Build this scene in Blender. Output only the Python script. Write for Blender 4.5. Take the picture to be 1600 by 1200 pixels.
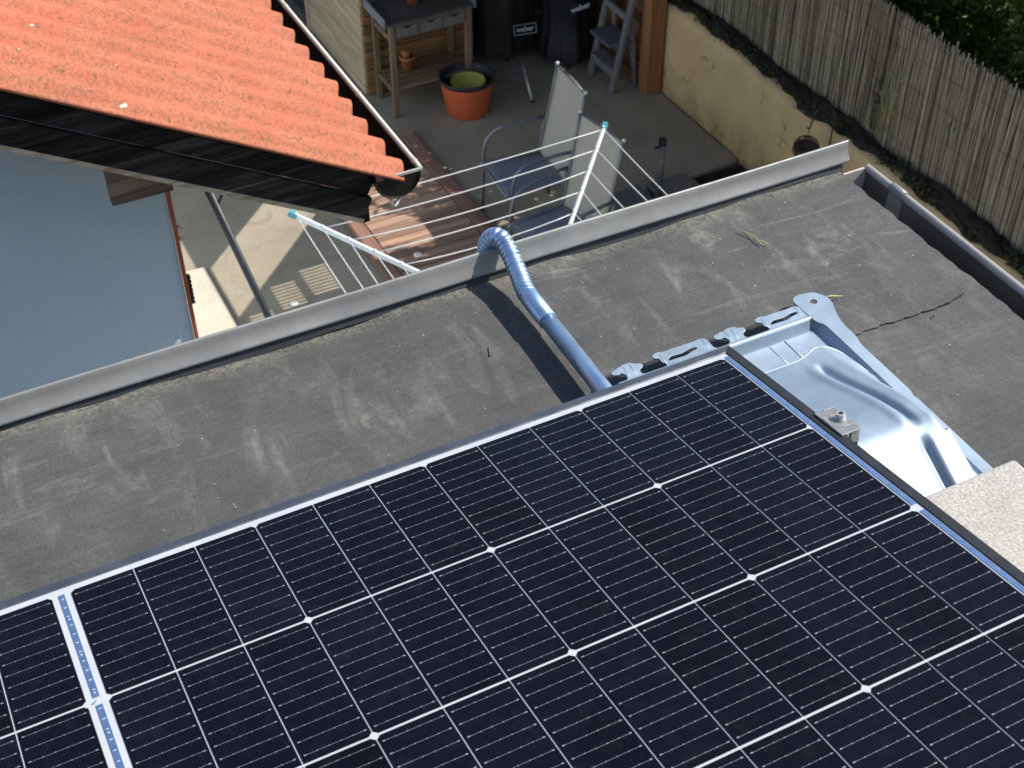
import bpy, math, random
import numpy as np
from mathutils import Vector, Matrix

for o in list(bpy.data.objects):
    bpy.data.objects.remove(o)
scn = bpy.context.scene
col = scn.collection
R = math.radians
random.seed(7)
rng = np.random.default_rng(11)

# ------------------------------------------------------------------ camera
cam_d = bpy.data.cameras.new('camera')
cam = bpy.data.objects.new('camera', cam_d)
col.objects.link(cam)
rt = Vector((0.89311, -0.44979, -0.00649))
up = Vector((0.30539, 0.59566, 0.74291))
fw = Vector((0.33029, 0.66549, -0.66936))
cam.matrix_world = Matrix(((rt.x, up.x, -fw.x, -0.014), (rt.y, up.y, -fw.y, -1.0954),
                           (rt.z, up.z, -fw.z, 1.2895), (0, 0, 0, 1)))
cam_d.sensor_width = 36.0
cam_d.lens = 36.0 * 2192.38 / 1600.0
cam_d.shift_x = 13.6 / 1600.0
cam_d.clip_start = 0.05
cam_d.clip_end = 600.0
cam_d.dof.use_dof = True
cam_d.dof.focus_distance = 2.0
cam_d.dof.aperture_fstop = 16.0
scn.camera = cam

# ------------------------------------------------------------------ sky, sun, exposure
to_sun = Vector((1.0, -0.20, 1.0)).normalized()
world = bpy.data.worlds.new('World')
scn.world = world
world.use_nodes = True
wn = world.node_tree.nodes
wl = world.node_tree.links
wn.clear()
sky = wn.new('ShaderNodeTexSky')
sky.sky_type = 'NISHITA'
sky.sun_disc = False
sky.sun_elevation = math.asin(to_sun.z)
sky.dust_density = 1.0
sky.sun_rotation = math.atan2(to_sun.x, to_sun.y)
bg = wn.new('ShaderNodeBackground')
bg.inputs['Strength'].default_value = 0.115
wo = wn.new('ShaderNodeOutputWorld')
wl.new(sky.outputs[0], bg.inputs[0])
wl.new(bg.outputs[0], wo.inputs[0])
sun_d = bpy.data.lights.new('sun', 'SUN')
sun_d.energy = 5.0
sun_d.angle = R(0.3)
sun_d.color = (1.0, 0.95, 0.87)
sun = bpy.data.objects.new('sun', sun_d)
col.objects.link(sun)
sun.rotation_euler = to_sun.to_track_quat('Z', 'Y').to_euler()
scn.view_settings.view_transform = 'Standard'
scn.view_settings.look = 'None'
scn.view_settings.exposure = 0.42
scn.view_settings.gamma = 1.0
scn.view_settings.use_curve_mapping = False
scn.render.engine = 'CYCLES'
scn.cycles.use_denoising = True
scn.cycles.max_bounces = 8
scn.cycles.sample_clamp_indirect = 6.0

# ------------------------------------------------------------------ mesh helpers
WORG = {}


def worg(o):
    while o is not None:
        if o in WORG:
            return WORG[o]
        o = o.parent
    return Vector((0, 0, 0))


class MB:
    def __init__(self):
        self.v = []
        self.f = []
        self.m = []
        self.s = []

    def add(self, vs, fs, mi=0, smooth=False):
        n = len(self.v)
        self.v += [tuple(p) for p in vs]
        for f in fs:
            self.f.append(tuple(i + n for i in f))
            self.m.append(mi)
            self.s.append(smooth)
        return self

    def box(self, x0, x1, y0, y1, z0, z1, mi=0):
        vs = [(x0, y0, z0), (x1, y0, z0), (x1, y1, z0), (x0, y1, z0), (x0, y0, z1), (x1, y0, z1), (x1, y1, z1), (x0, y1, z1)]
        return self.add(vs, [(3, 2, 1, 0), (4, 5, 6, 7), (0, 1, 5, 4), (1, 2, 6, 5), (2, 3, 7, 6), (3, 0, 4, 7)], mi)

    def bar(self, a, b, w, h, upv=(0, 0, 1), mi=0):
        a = Vector(a); b = Vector(b)
        d = (b - a).normalized()
        s = d.cross(Vector(upv))
        if s.length < 1e-5:
            s = d.cross(Vector((1, 0, 0)))
        s.normalize()
        u = s.cross(d)
        vs = []
        for p in (a, b):
            for i, j in ((-1, -1), (1, -1), (1, 1), (-1, 1)):
                vs.append(p + s * (w / 2 * i) + u * (h / 2 * j))
        return self.add(vs, [(0, 1, 2, 3), (7, 6, 5, 4), (0, 4, 5, 1), (1, 5, 6, 2), (2, 6, 7, 3), (3, 7, 4, 0)], mi)

    def tube(self, path, r, n=10, mi=0, caps=True, smooth=True):
        P = [Vector(p) for p in path]
        k = len(P)
        rs = r if isinstance(r, (list, tuple)) else [r] * k
        vs = []
        prev = None
        for i in range(k):
            t = (P[min(i + 1, k - 1)] - P[max(i - 1, 0)]).normalized()
            if prev is None:
                a = t.cross(Vector((0, 0, 1)))
                if a.length < 1e-3:
                    a = t.cross(Vector((1, 0, 0)))
            else:
                a = prev - t * prev.dot(t)
            a.normalize()
            prev = a
            b = t.cross(a)
            for j in range(n):
                q = 2 * math.pi * j / n
                vs.append(P[i] + (a * math.cos(q) + b * math.sin(q)) * rs[i])
        fs = []
        for i in range(k - 1):
            for j in range(n):
                j2 = (j + 1) % n
                fs.append((i * n + j, i * n + j2, (i + 1) * n + j2, (i + 1) * n + j))
        self.add(vs, fs, mi, smooth)
        if caps:
            m = len(self.v) - k * n
            self.f.append(tuple(m + j for j in range(n - 1, -1, -1)))
            self.m.append(mi); self.s.append(False)
            self.f.append(tuple(m + (k - 1) * n + j for j in range(n)))
            self.m.append(mi); self.s.append(False)
        return self

    def lathe(self, prof, c, n=28, mi=0, smooth=True, wob=None):
        cx, cy, cz = c
        vs = []
        for r, z in prof:
            for j in range(n):
                a = 2 * math.pi * j / n
                q = r * (wob(a, z) if wob else 1.0)
                vs.append((cx + q * math.cos(a), cy + q * math.sin(a), cz + z))
        fs = []
        for i in range(len(prof) - 1):
            for j in range(n):
                j2 = (j + 1) % n
                fs.append((i * n + j, i * n + j2, (i + 1) * n + j2, (i + 1) * n + j))
        return self.add(vs, fs, mi, smooth)

    def prism(self, poly, z0, z1, mi=0):
        n = len(poly)
        vs = [(x, y, z0) for x, y in poly] + [(x, y, z1) for x, y in poly]
        fs = [tuple(range(n - 1, -1, -1)), tuple(range(n, 2 * n))]
        for i in range(n):
            j = (i + 1) % n
            fs.append((i, j, n + j, n + i))
        return self.add(vs, fs, mi)

    def extr(self, prof, a, b, axis='Y', closed=True, mi=0, smooth=False):
        # profile of 2-D points swept from a to b along an axis
        n = len(prof)
        if axis == 'Y':
            vs = [(p, a, q) for p, q in prof] + [(p, b, q) for p, q in prof]
        else:
            vs = [(a, p, q) for p, q in prof] + [(b, p, q) for p, q in prof]
        fs = []
        for i in range(n if closed else n - 1):
            j = (i + 1) % n
            fs.append((i, j, n + j, n + i))
        if closed:
            fs += [tuple(range(n - 1, -1, -1)), tuple(range(n, 2 * n))]
        return self.add(vs, fs, mi, smooth)

    def grid(self, X, Y, Z, mi=0, smooth=True):
        h, w = X.shape
        vs = np.stack([X, Y, Z], -1).reshape(-1, 3).tolist()
        fs = [(i * w + j, i * w + j + 1, (i + 1) * w + j + 1, (i + 1) * w + j) for i in range(h - 1) for j in range(w - 1)]
        return self.add(vs, fs, mi, smooth)

    def build(self, name, mats, parent=None, loc=None):
        if not isinstance(mats, (list, tuple)):
            mats = [mats]
        if parent is not None:
            org = worg(parent)
        elif loc is not None:
            org = Vector(loc)
        else:
            org = Vector((0, 0, 0))
        me = bpy.data.meshes.new(name)
        me.from_pydata([(p[0] - org.x, p[1] - org.y, p[2] - org.z) for p in self.v], [], self.f)
        me.polygons.foreach_set('material_index', self.m)
        me.polygons.foreach_set('use_smooth', self.s)
        for m in mats:
            me.materials.append(m)
        me.update()
        o = bpy.data.objects.new(name, me)
        col.objects.link(o)
        if parent is not None:
            o.parent = parent
        else:
            o.location = org
            WORG[o] = org
        return o


def tag(o, label=None, cat=None, group=None, kind=None):
    if label: o['label'] = label
    if cat: o['category'] = cat
    if group: o['group'] = group
    if kind: o['kind'] = kind
    return o


def thing(name, label, cat, loc, group=None):
    o = bpy.data.objects.new(name, None)
    o.empty_display_size = 0.1
    col.objects.link(o)
    o.location = loc
    WORG[o] = Vector(loc)
    return tag(o, label, cat, group)


def inst(src, parent, loc, rot=(0, 0, 0), scale=(1, 1, 1)):
    c = src.copy()
    col.objects.link(c)
    c.parent = parent
    c.location = loc
    c.rotation_euler = rot
    c.scale = scale
    return c


def bev(o, w=0.003, seg=2):
    m = o.modifiers.new('bevel', 'BEVEL')
    m.width = w
    m.segments = seg
    m.limit_method = 'ANGLE'
    m.angle_limit = R(40)
    return o


def plate(name, splines, z, thick, mat, parent, smooth_bevel=0.0):
    # flat sheet with real holes: filled 2-D curve turned into a mesh
    cu = bpy.data.curves.new(name, 'CURVE')
    cu.dimensions = '2D'
    cu.fill_mode = 'BOTH'
    cu.extrude = thick / 2
    cu.bevel_depth = smooth_bevel
    for pts in splines:
        sp = cu.splines.new('POLY')
        sp.points.add(len(pts) - 1)
        for p, q in zip(sp.points, pts):
            p.co = (q[0], q[1], 0, 1)
        sp.use_cyclic_u = True
    t = bpy.data.objects.new(name, cu)
    col.objects.link(t)
    dg = bpy.context.evaluated_depsgraph_get()
    me = bpy.data.meshes.new_from_object(t.evaluated_get(dg))
    bpy.data.objects.remove(t)
    bpy.data.curves.remove(cu)
    org = worg(parent)
    for v in me.vertices:
        v.co = (v.co.x - org.x, v.co.y - org.y, v.co.z + z - org.z)
    me.materials.clear()
    me.materials.append(mat)
    o = bpy.data.objects.new(name, me)
    col.objects.link(o)
    o.parent = parent
    return o


def rounded(pts, r=0.003, n=4):
    # chaikin smoothing for pressed-metal outlines
    P = [Vector((a, b)) for a, b in pts]
    for _ in range(2):
        Q = []
        for i in range(len(P)):
            a, b = P[i], P[(i + 1) % len(P)]
            d = (b - a).length
            t = min(0.25, r / max(d, 1e-6))
            Q.append(a.lerp(b, t))
            Q.append(a.lerp(b, 1 - t))
        P = Q
        r *= 0.5
    return [(p.x, p.y) for p in P]


def circle(cx, cy, r, n=20):
    return [(cx + r * math.cos(2 * math.pi * i / n), cy + r * math.sin(2 * math.pi * i / n)) for i in range(n)]


# ------------------------------------------------------------------ material helpers
class NT:
    def __init__(self, name):
        self.mat = bpy.data.materials.new(name)
        self.mat.use_nodes = True
        self.t = self.mat.node_tree
        self.b = self.t.nodes['Principled BSDF']

    def n(self, typ, **kw):
        q = self.t.nodes.new(typ)
        for k, v in kw.items():
            if k in q.inputs.keys():
                q.inputs[k].default_value = v
            else:
                setattr(q, k, v)
        return q

    def l(self, a, b):
        self.t.links.new(a, b)

    def coord(self, stretch=(1, 1, 1), rand=True):
        tc = self.n('ShaderNodeTexCoord')
        mp = self.n('ShaderNodeMapping')
        mp.inputs['Scale'].default_value = stretch
        self.l(tc.outputs['Object'], mp.inputs['Vector'])
        if not rand:
            return mp.outputs[0]
        oi = self.n('ShaderNodeObjectInfo')
        ml = self.n('ShaderNodeMath', operation='MULTIPLY')
        ml.inputs[1].default_value = 37.0
        self.l(oi.outputs['Random'], ml.inputs[0])
        ad = self.n('ShaderNodeVectorMath', operation='ADD')
        self.l(mp.outputs[0], ad.inputs[0])
        self.l(ml.outputs[0], ad.inputs[1])
        return ad.outputs[0]

    def noise(self, vec, scale, detail=5.0, rough=0.6, dist=0.0):
        q = self.n('ShaderNodeTexNoise')
        q.inputs['Scale'].default_value = scale
        q.inputs['Detail'].default_value = detail
        q.inputs['Roughness'].default_value = rough
        q.inputs['Distortion'].default_value = dist
        self.l(vec, q.inputs['Vector'])
        return q.outputs[0]

    def ramp(self, fac, stops):
        q = self.n('ShaderNodeValToRGB')
        e = q.color_ramp.elements
        while len(e) < len(stops):
            e.new(0.5)
        for x, (p, c) in zip(e, stops):
            x.position = p
            x.color = (c, c, c, 1) if isinstance(c, (int, float)) else (*c, 1)
        self.l(fac, q.inputs[0])
        return q.outputs[0]

    def mix(self, fac, a, b, typ='MIX'):
        q = self.n('ShaderNodeMix', data_type='RGBA', blend_type=typ)
        for s, x in ((q.inputs[0], fac), (q.inputs[6], a), (q.inputs[7], b)):
            if isinstance(x, (int, float)):
                s.default_value = x
            elif isinstance(x, tuple):
                s.default_value = (*x, 1)
            else:
                self.l(x, s)
        return q.outputs[2]

    def math(self, op, a, b=0.0):
        q = self.n('ShaderNodeMath', operation=op)
        for s, x in zip(q.inputs, (a, b)):
            if isinstance(x, (int, float)):
                s.default_value = x
            else:
                self.l(x, s)
        return q.outputs[0]

    def sep(self, vec):
        q = self.n('ShaderNodeSeparateXYZ')
        self.l(vec, q.inputs[0])
        return q.outputs

    def bump(self, h, strength=0.3, dist=0.01, prev=None):
        q = self.n('ShaderNodeBump')
        q.inputs['Strength'].default_value = strength
        q.inputs['Distance'].default_value = dist
        self.l(h, q.inputs['Height'])
        if prev is not None:
            self.l(prev, q.inputs['Normal'])
        self.l(q.outputs[0], self.b.inputs['Normal'])
        return q.outputs[0]

    def set(self, color=None, rough=None, metal=None, coat=None, coat_rough=None, spec=None):
        for key, x in (('Base Color', color), ('Roughness', rough), ('Metallic', metal), ('Coat Weight', coat),
                       ('Coat Roughness', coat_rough), ('Specular IOR Level', spec)):
            if x is None:
                continue
            if isinstance(x, (int, float)):
                self.b.inputs[key].default_value = x
            elif isinstance(x, tuple):
                self.b.inputs[key].default_value = (*x, 1)
            else:
                self.l(x, self.b.inputs[key])
        return self

    def objvar(self, colr, lo=0.8, hi=1.2):
        oi = self.n('ShaderNodeObjectInfo')
        mr = self.n('ShaderNodeMapRange')
        mr.inputs[3].default_value = lo
        mr.inputs[4].default_value = hi
        self.l(oi.outputs['Random'], mr.inputs[0])
        hs = self.n('ShaderNodeHueSaturation')
        self.l(mr.outputs[0], hs.inputs['Value'])
        self.l(colr, hs.inputs['Color'])
        return hs.outputs[0]


def simple(name, c1, c2=None, scale=8.0, rough=0.6, metal=0.0, bump=0.0, bscale=60.0, bdist=0.003, stretch=(1, 1, 1),
           coat=0.0, ov=None, spec=None, rvar=0.12):
    q = NT(name)
    v = q.coord(stretch)
    n1 = q.noise(v, scale)
    c = q.ramp(n1, [(0.3, c1), (0.7, c2 or tuple(x * 0.75 for x in c1))])
    if ov:
        c = q.objvar(c, *ov)
    n2 = q.noise(v, scale * 2.3, 3)
    rr = q.ramp(n2, [(0.3, max(0.03, rough - rvar)), (0.7, min(1, rough + rvar))])
    q.set(color=c, rough=rr, metal=metal, coat=coat, spec=spec)
    if bump:
        q.bump(q.noise(v, bscale, 4), bump, bdist)
    return q.mat


def wood(name, c1, c2, axis=0, rough=0.75, ov=(0.75, 1.2), scale=1.0, bump=0.35, spec=0.35):
    q = NT(name)
    st = [22 * scale] * 3
    st[axis] = 1.4 * scale
    v = q.coord(tuple(st))
    n1 = q.noise(v, 1.0, 6, 0.65, 0.6)
    st2 = [70 * scale] * 3
    st2[axis] = 3.0 * scale
    v2 = q.coord(tuple(st2))
    n2 = q.noise(v2, 1.0, 4, 0.7)
    c = q.ramp(n1, [(0.28, c2), (0.5, tuple((a + b) / 2 for a, b in zip(c1, c2))), (0.72, c1)])
    c = q.mix(0.35, c, q.ramp(n2, [(0.35, 0.35), (0.65, 1.0)]), 'MULTIPLY')
    c = q.objvar(c, *ov)
    q.set(color=c, rough=rough, spec=spec)
    q.bump(n2, bump, 0.002)
    return q.mat


def island(name, stops, rough=0.6, trans=0.0):
    q = NT(name)
    g = q.n('ShaderNodeNewGeometry')
    c = q.ramp(g.outputs['Random Per Island'], stops)
    q.set(color=c, rough=rough, spec=0.3)
    if trans:
        tr = q.n('ShaderNodeBsdfTranslucent')
        q.l(q.mix(1.0, c, (0.9, 1.0, 0.45), 'MULTIPLY'), tr.inputs[0])
        ms = q.n('ShaderNodeMixShader')
        ms.inputs[0].default_value = trans
        q.l(q.b.outputs[0], ms.inputs[1])
        q.l(tr.outputs[0], ms.inputs[2])
        q.l(ms.outputs[0], q.t.nodes['Material Output'].inputs[0])
    return q.mat


MT = {}


def mat_membrane():
    q = NT('roof_membrane')
    v = q.coord((1, 1, 1), False)
    big = q.noise(v, 3.2, 6, 0.62, 0.3)
    base = q.ramp(big, [(0.30, (0.054, 0.055, 0.055)), (0.5, (0.078, 0.0785, 0.077)), (0.72, (0.104, 0.104, 0.100))])
    fine = q.noise(v, 260.0, 4, 0.75)
    base = q.mix(0.6, base, q.ramp(fine, [(0.28, 0.55), (0.72, 1.45)]), 'MULTIPLY')
    midn = q.noise(v, 34.0, 7, 0.82, 0.3)
    base = q.mix(0.40, base, q.ramp(midn, [(0.34, 0.75), (0.68, 1.35)]), 'MULTIPLY')
    vs = q.coord((1.2, 9.0, 1.0), False)
    comb = q.noise(vs, 14.0, 5, 0.7, 0.4)
    base = q.mix(0.5, base, q.ramp(comb, [(0.3, 0.8), (0.7, 1.22)]), 'MULTIPLY')
    # pale silt left by standing water: streaks across the fall, and blotches
    yz = q.math('ADD', q.sep(v)[1], q.math('MULTIPLY', q.math('SUBTRACT', q.noise(v, 6.0, 4), 0.5), 0.12))
    zone = q.math('MULTIPLY', q.ramp(q.noise(v, 3.2, 3, 0.5, 0.6), [(0.38, 0.0), (0.56, 1.0)]), q.ramp(yz, [(0.13, 0.25), (0.20, 1.0)]))
    brk = q.ramp(q.noise(v, 70.0, 6, 0.8), [(0.33, 0.05), (0.66, 1.0)])
    st = q.noise(q.coord((20.0, 6.5, 1.0), False), 1.0, 5, 0.62, 0.7)
    sm = q.ramp(st, [(0.52, 0.0), (0.68, 1.0)])
    base = q.mix(q.math('MULTIPLY', q.math('MULTIPLY', sm, brk), q.math('ADD', 0.22, q.math('MULTIPLY', zone, 0.7))), base, (0.27, 0.258, 0.222))
    tide = q.noise(q.coord((5.0, 30.0, 1.0), False), 1.0, 5, 0.7, 1.1)
    tm = q.ramp(tide, [(0.55, 0.0), (0.68, 1.0)])
    base = q.mix(q.math('MULTIPLY', q.math('MULTIPLY', tm, brk), q.math('ADD', 0.16, q.math('MULTIPLY', zone, 0.6))), base, (0.225, 0.22, 0.198))
    dk = q.ramp(q.noise(v, 4.5, 5, 0.6, 0.8), [(0.34, 1.0), (0.5, 0.0)])
    base = q.mix(q.math('MULTIPLY', dk, 0.4), base, (0.060, 0.060, 0.060))
    # hairline creases in the felt
    wv = q.n('ShaderNodeVectorMath', operation='ADD')
    nn = q.n('ShaderNodeTexNoise')
    nn.inputs['Scale'].default_value = 9.0
    q.l(v, nn.inputs['Vector'])
    sc = q.n('ShaderNodeVectorMath', operation='SCALE')
    sc.inputs['Scale'].default_value = 0.12
    q.l(nn.outputs['Color'], sc.inputs[0])
    q.l(v, wv.inputs[0]); q.l(sc.outputs[0], wv.inputs[1])
    vor = q.n('ShaderNodeTexVoronoi', feature='DISTANCE_TO_EDGE')
    vor.inputs['Scale'].default_value = 4.2
    q.l(wv.outputs[0], vor.inputs['Vector'])
    crk = q.ramp(vor.outputs['Distance'], [(0.0, 1.0), (0.012, 0.0)])
    crk = q.math('MULTIPLY', crk, q.ramp(q.noise(v, 6.0, 3), [(0.58, 0.0), (0.66, 1.0)]))
    base = q.mix(q.math('MULTIPLY', crk, 0.6), base, (0.045, 0.045, 0.045))
    # grit gathered along the raised edge
    y = q.sep(v)[1]
    band = q.n('ShaderNodeMapRange')
    band.inputs[1].default_value = 0.368
    band.inputs[2].default_value = 0.402
    q.l(q.math('ADD', y, q.math('MULTIPLY', q.math('SUBTRACT', q.noise(v, 11.0, 4), 0.5), 0.055)), band.inputs[0])
    grit = q.ramp(q.noise(v, 150.0, 3, 0.8), [(0.42, 0.0), (0.60, 1.0)])
    base = q.mix(q.math('MULTIPLY', q.math('MULTIPLY', band.outputs[0], grit), 0.7), base, (0.25, 0.235, 0.185))
    # stray specks
    sp = q.ramp(q.noise(v, 120.0, 2, 0.5), [(0.745, 0.0), (0.77, 1.0)])
    base = q.mix(q.math('MULTIPLY', sp, 0.6), base, (0.45, 0.43, 0.36))
    q.set(color=base, rough=q.ramp(big, [(0.3, 0.72), (0.7, 0.92)]), spec=0.3)
    b1 = q.bump(fine, 0.35, 0.0012)
    q.bump(comb, 0.35, 0.003, b1)
    return q.mat


def mat_tile():
    q = NT('orange_cement_sheet')
    v = q.coord((1, 1, 1), False)
    n = q.noise(v, 6.0, 5, 0.6)
    c = q.ramp(n, [(0.3, (0.425, 0.128, 0.073)), (0.7, (0.50, 0.170, 0.100))])
    fine = q.noise(v, 210.0, 4, 0.8)
    c = q.mix(0.7, c, q.ramp(fine, [(0.3, 0.78), (0.7, 1.15)]), 'MULTIPLY')
    # lichen and pits, thicker in the valleys
    ysep = q.sep(v)[1]
    val = q.math('COSINE', q.math('MULTIPLY', q.math('SUBTRACT', ysep, -3.0 + 2.286 + .060 + .095), 2 * math.pi / .134))
    val = q.math('ADD', q.math('MULTIPLY', val, 0.10), q.noise(v, 5.0, 5, 0.65, 0.5))
    patch = q.ramp(val, [(0.44, 0.0), (0.62, 1.0)])
    pits = q.ramp(q.noise(v, 95.0, 4, 0.8, 0.4), [(0.51, 0.0), (0.59, 1.0)])
    c = q.mix(q.math('MULTIPLY', q.math('MULTIPLY', patch, pits), 0.75), c, (0.19, 0.11, 0.068))
    c = q.mix(q.math('MULTIPLY', patch, 0.22), c, (0.36, 0.18, 0.12))
    dots = q.ramp(q.noise(v, 44.0, 3, 0.6), [(0.635, 0.0), (0.665, 1.0)])
    c = q.mix(q.math('MULTIPLY', dots, 0.8), c, (0.20, 0.105, 0.06))
    wv = q.ramp(q.noise(q.coord((1.02, 1.0, 1.3), False), 27.0, 2, 0.5), [(0.765, 0.0), (0.78, 1.0)])
    c = q.mix(wv, c, (0.80, 0.66, 0.52))
    q.set(color=c, rough=0.9, spec=0.2)
    b1 = q.bump(fine, 0.5, 0.002)
    q.bump(pits, 0.5, -0.003, b1)
    return q.mat


def mat_cell():
    q = NT('solar_cell')
    v = q.coord((1, 1, 1))
    n = q.noise(v, 9.0, 3)
    c = q.ramp(n, [(0.3, (0.0018, 0.0021, 0.0055)), (0.7, (0.0032, 0.0036, 0.009))])
    c = q.objvar(c, 0.75, 1.35)
    tc = q.n('ShaderNodeTexCoord')
    y = q.sep(tc.outputs['Object'])
    # print of the fine contact fingers
    w = q.math('SINE', q.math('MULTIPLY', y[0], 2 * math.pi / 0.0032))
    w = q.math('MULTIPLY', q.ramp(w, [(0.55, 0.0), (1.0, 1.0)]), 0.07)
    c = q.mix(w, c, (0.05, 0.055, 0.075))
    dust = q.ramp(q.noise(v, 55.0, 6, 0.8), [(0.50, 0.0), (0.85, 1.0)])
    c = q.mix(q.math('MULTIPLY', dust, 0.03), c, (0.30, 0.30, 0.29))
    q.set(color=c, rough=0.5, coat=1.0, coat_rough=0.05, spec=0.04)
    q.b.inputs['Coat IOR'].default_value = 1.16
    return q.mat


def mat_galv(name, tint, rough, scale=40.0, metal=0.68, dirt=0.5):
    q = NT(name)
    v = q.coord((1, 1, 1), False)
    vor = q.n('ShaderNodeTexVoronoi')
    vor.inputs['Scale'].default_value = scale
    q.l(v, vor.inputs['Vector'])
    c = q.mix(0.5, tint, q.ramp(vor.outputs['Distance'], [(0.1, 0.92), (0.8, 1.06)]), 'MULTIPLY')
    n = q.noise(v, 14.0, 5, 0.7)
    c = q.mix(0.5, c, q.ramp(n, [(0.3, 0.82), (0.7, 1.1)]), 'MULTIPLY')
    sm = q.ramp(q.noise(v, 7.0, 6, 0.75, 1.0), [(0.54, 0.0), (0.72, 1.0)])
    c = q.mix(q.math('MULTIPLY', sm, dirt * 0.5), c, (0.20, 0.20, 0.195))
    scr = q.ramp(q.noise(q.coord((3.0, 160.0, 3.0), False), 1.0, 3, 0.7), [(0.68, 0.0), (0.72, 1.0)])
    c = q.mix(q.math('MULTIPLY', scr, dirt * 0.5), c, (0.60, 0.64, 0.68))
    q.set(color=c, metal=metal, rough=q.ramp(n, [(0.3, rough - 0.06), (0.7, rough + 0.10)]))
    q.bump(q.noise(v, 40.0, 2), 0.03, 0.002)
    return q.mat


def mat_wallpaint():
    q = NT('pale_render')
    v = q.coord((1, 1, 1), False)
    n = q.noise(v, 2.2, 5)
    c = q.ramp(n, [(0.3, (0.575, 0.715, 0.835)), (0.7, (0.65, 0.785, 0.895))])
    q.set(color=c, rough=0.9, spec=0.2)
    q.bump(q.noise(v, 110.0, 4, 0.7), 0.7, 0.007)
    return q.mat


def mat_retaining():
    q = NT('ochre_render')
    v = q.coord((1, 1, 1), False)
    n = q.noise(v, 3.0, 6, 0.65)
    c = q.ramp(n, [(0.3, (0.66, 0.46, 0.225)), (0.7, (0.80, 0.585, 0.31))])
    fine = q.noise(v, 90.0, 4, 0.7)
    c = q.mix(0.4, c, q.ramp(fine, [(0.3, 0.75), (0.7, 1.15)]), 'MULTIPLY')
    # cracks: warped cell borders, thinned out by noise
    wv = q.n('ShaderNodeVectorMath', operation='ADD')
    nn = q.n('ShaderNodeTexNoise')
    nn.inputs['Scale'].default_value = 4.0
    q.l(v, nn.inputs['Vector'])
    sc = q.n('ShaderNodeVectorMath', operation='SCALE')
    sc.inputs['Scale'].default_value = 0.35
    q.l(nn.outputs['Color'], sc.inputs[0])
    q.l(v, wv.inputs[0]); q.l(sc.outputs[0], wv.inputs[1])
    vor = q.n('ShaderNodeTexVoronoi', feature='DISTANCE_TO_EDGE')
    vor.inputs['Scale'].default_value = 1.9
    q.l(wv.outputs[0], vor.inputs['Vector'])
    cr = q.ramp(vor.outputs['Distance'], [(0.0, 1.0), (0.020, 0.0)])
    keep = q.ramp(q.noise(v, 2.6, 3), [(0.50, 0.0), (0.60, 1.0)])
    c = q.mix(q.math('MULTIPLY', q.math('MULTIPLY', cr, keep), 0.6), c, (0.13, 0.095, 0.055))
    spots = q.ramp(q.noise(v, 12.0, 4, 0.7, 0.6), [(0.66, 0.0), (0.73, 1.0)])
    c = q.mix(q.math('MULTIPLY', spots, 0.75), c, (0.07, 0.055, 0.035))
    # mould creeping up from the paving
    z = q.sep(v)[2]
    mr = q.n('ShaderNodeMapRange')
    mr.inputs[1].default_value = 0.30
    mr.inputs[2].default_value = 0.0
    q.l(q.math('ADD', z, q.math('MULTIPLY', q.math('SUBTRACT', q.noise(v, 5.0, 6, 0.7), 0.5), 0.75)), mr.inputs[0])
    mo = q.math('MULTIPLY', mr.outputs[0], q.ramp(q.noise(v, 40.0, 4, 0.8), [(0.35, 0.2), (0.6, 1.0)]))
    c = q.mix(q.math('MULTIPLY', mo, 0.8), c, (0.085, 0.085, 0.05))
    q.set(color=c, rough=0.95, spec=0.15)
    q.bump(fine, 0.5, 0.006)
    return q.mat


def mat_concrete(name, a, b, fs=120.0, con=(0.72, 1.22)):
    q = NT(name)
    v = q.coord((1, 1, 1), False)
    n = q.noise(v, 1.3, 7, 0.65, 0.4)
    c = q.ramp(n, [(0.28, a), (0.72, b)])
    f1 = q.noise(v, fs, 4, 0.75)
    c = q.mix(0.7, c, q.ramp(f1, [(0.3, con[0]), (0.7, con[1])]), 'MULTIPLY')
    st = q.ramp(q.noise(v, 5.0, 6, 0.7, 0.7), [(0.52, 0.0), (0.70, 1.0)])
    c = q.mix(q.math('MULTIPLY', st, 0.35), c, tuple(x * 0.45 for x in a))
    q.set(color=c, rough=0.9, spec=0.25)
    q.bump(f1, 0.4, 0.004)
    return q.mat


MT['membrane'] = mat_membrane()
MT['tile'] = mat_tile()
MT['cell'] = mat_cell()
MT['galv'] = mat_galv('galvanised_sheet', (0.345, 0.43, 0.515), 0.52)
MT['conduit'] = mat_galv('conduit_steel', (0.42, 0.57, 0.80), 0.34, 70.0, 0.88, 0.2)
MT['flashing'] = simple('titanium_zinc', (0.31, 0.307, 0.293), (0.225, 0.225, 0.217), 7, 0.5, 0.35, 0.25, 14, 0.006)
MT['gutter'] = simple('grey_gutter', (0.125, 0.122, 0.12), (0.09, 0.088, 0.087), 7, 0.42, 0.25, 0.05, 40)
MT['gutterlip'] = simple('gutter_lip', (0.52, 0.485, 0.455), (0.43, 0.40, 0.375), 9, 0.45, 0.1)
MT['backsheet'] = simple('white_backsheet', (0.53, 0.55, 0.57), (0.48, 0.50, 0.53), 20, 0.4, 0, coat=1.0)
MT['frame'] = simple('dark_anodised', (0.030, 0.033, 0.038), (0.022, 0.024, 0.028), 30, 0.42, 0.55)
MT['framelip'] = simple('anodised_lip_skylit', (0.20, 0.205, 0.22), (0.15, 0.155, 0.17), 20, 0.34, 0.8)  # lip of far and near rails, brighter sky reflection put into the colour
MT['framelip_dim_sky'] = simple('anodised_lip_dim_sky', (0.055, 0.058, 0.064), (0.04, 0.042, 0.047), 20, 0.45, 0.6)  # same lip on the side rails, weaker sky reflection put into the colour
MT['bus'] = simple('busbar', (0.38, 0.40, 0.44), (0.30, 0.32, 0.36), 50, 0.4, 0.4)
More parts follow.
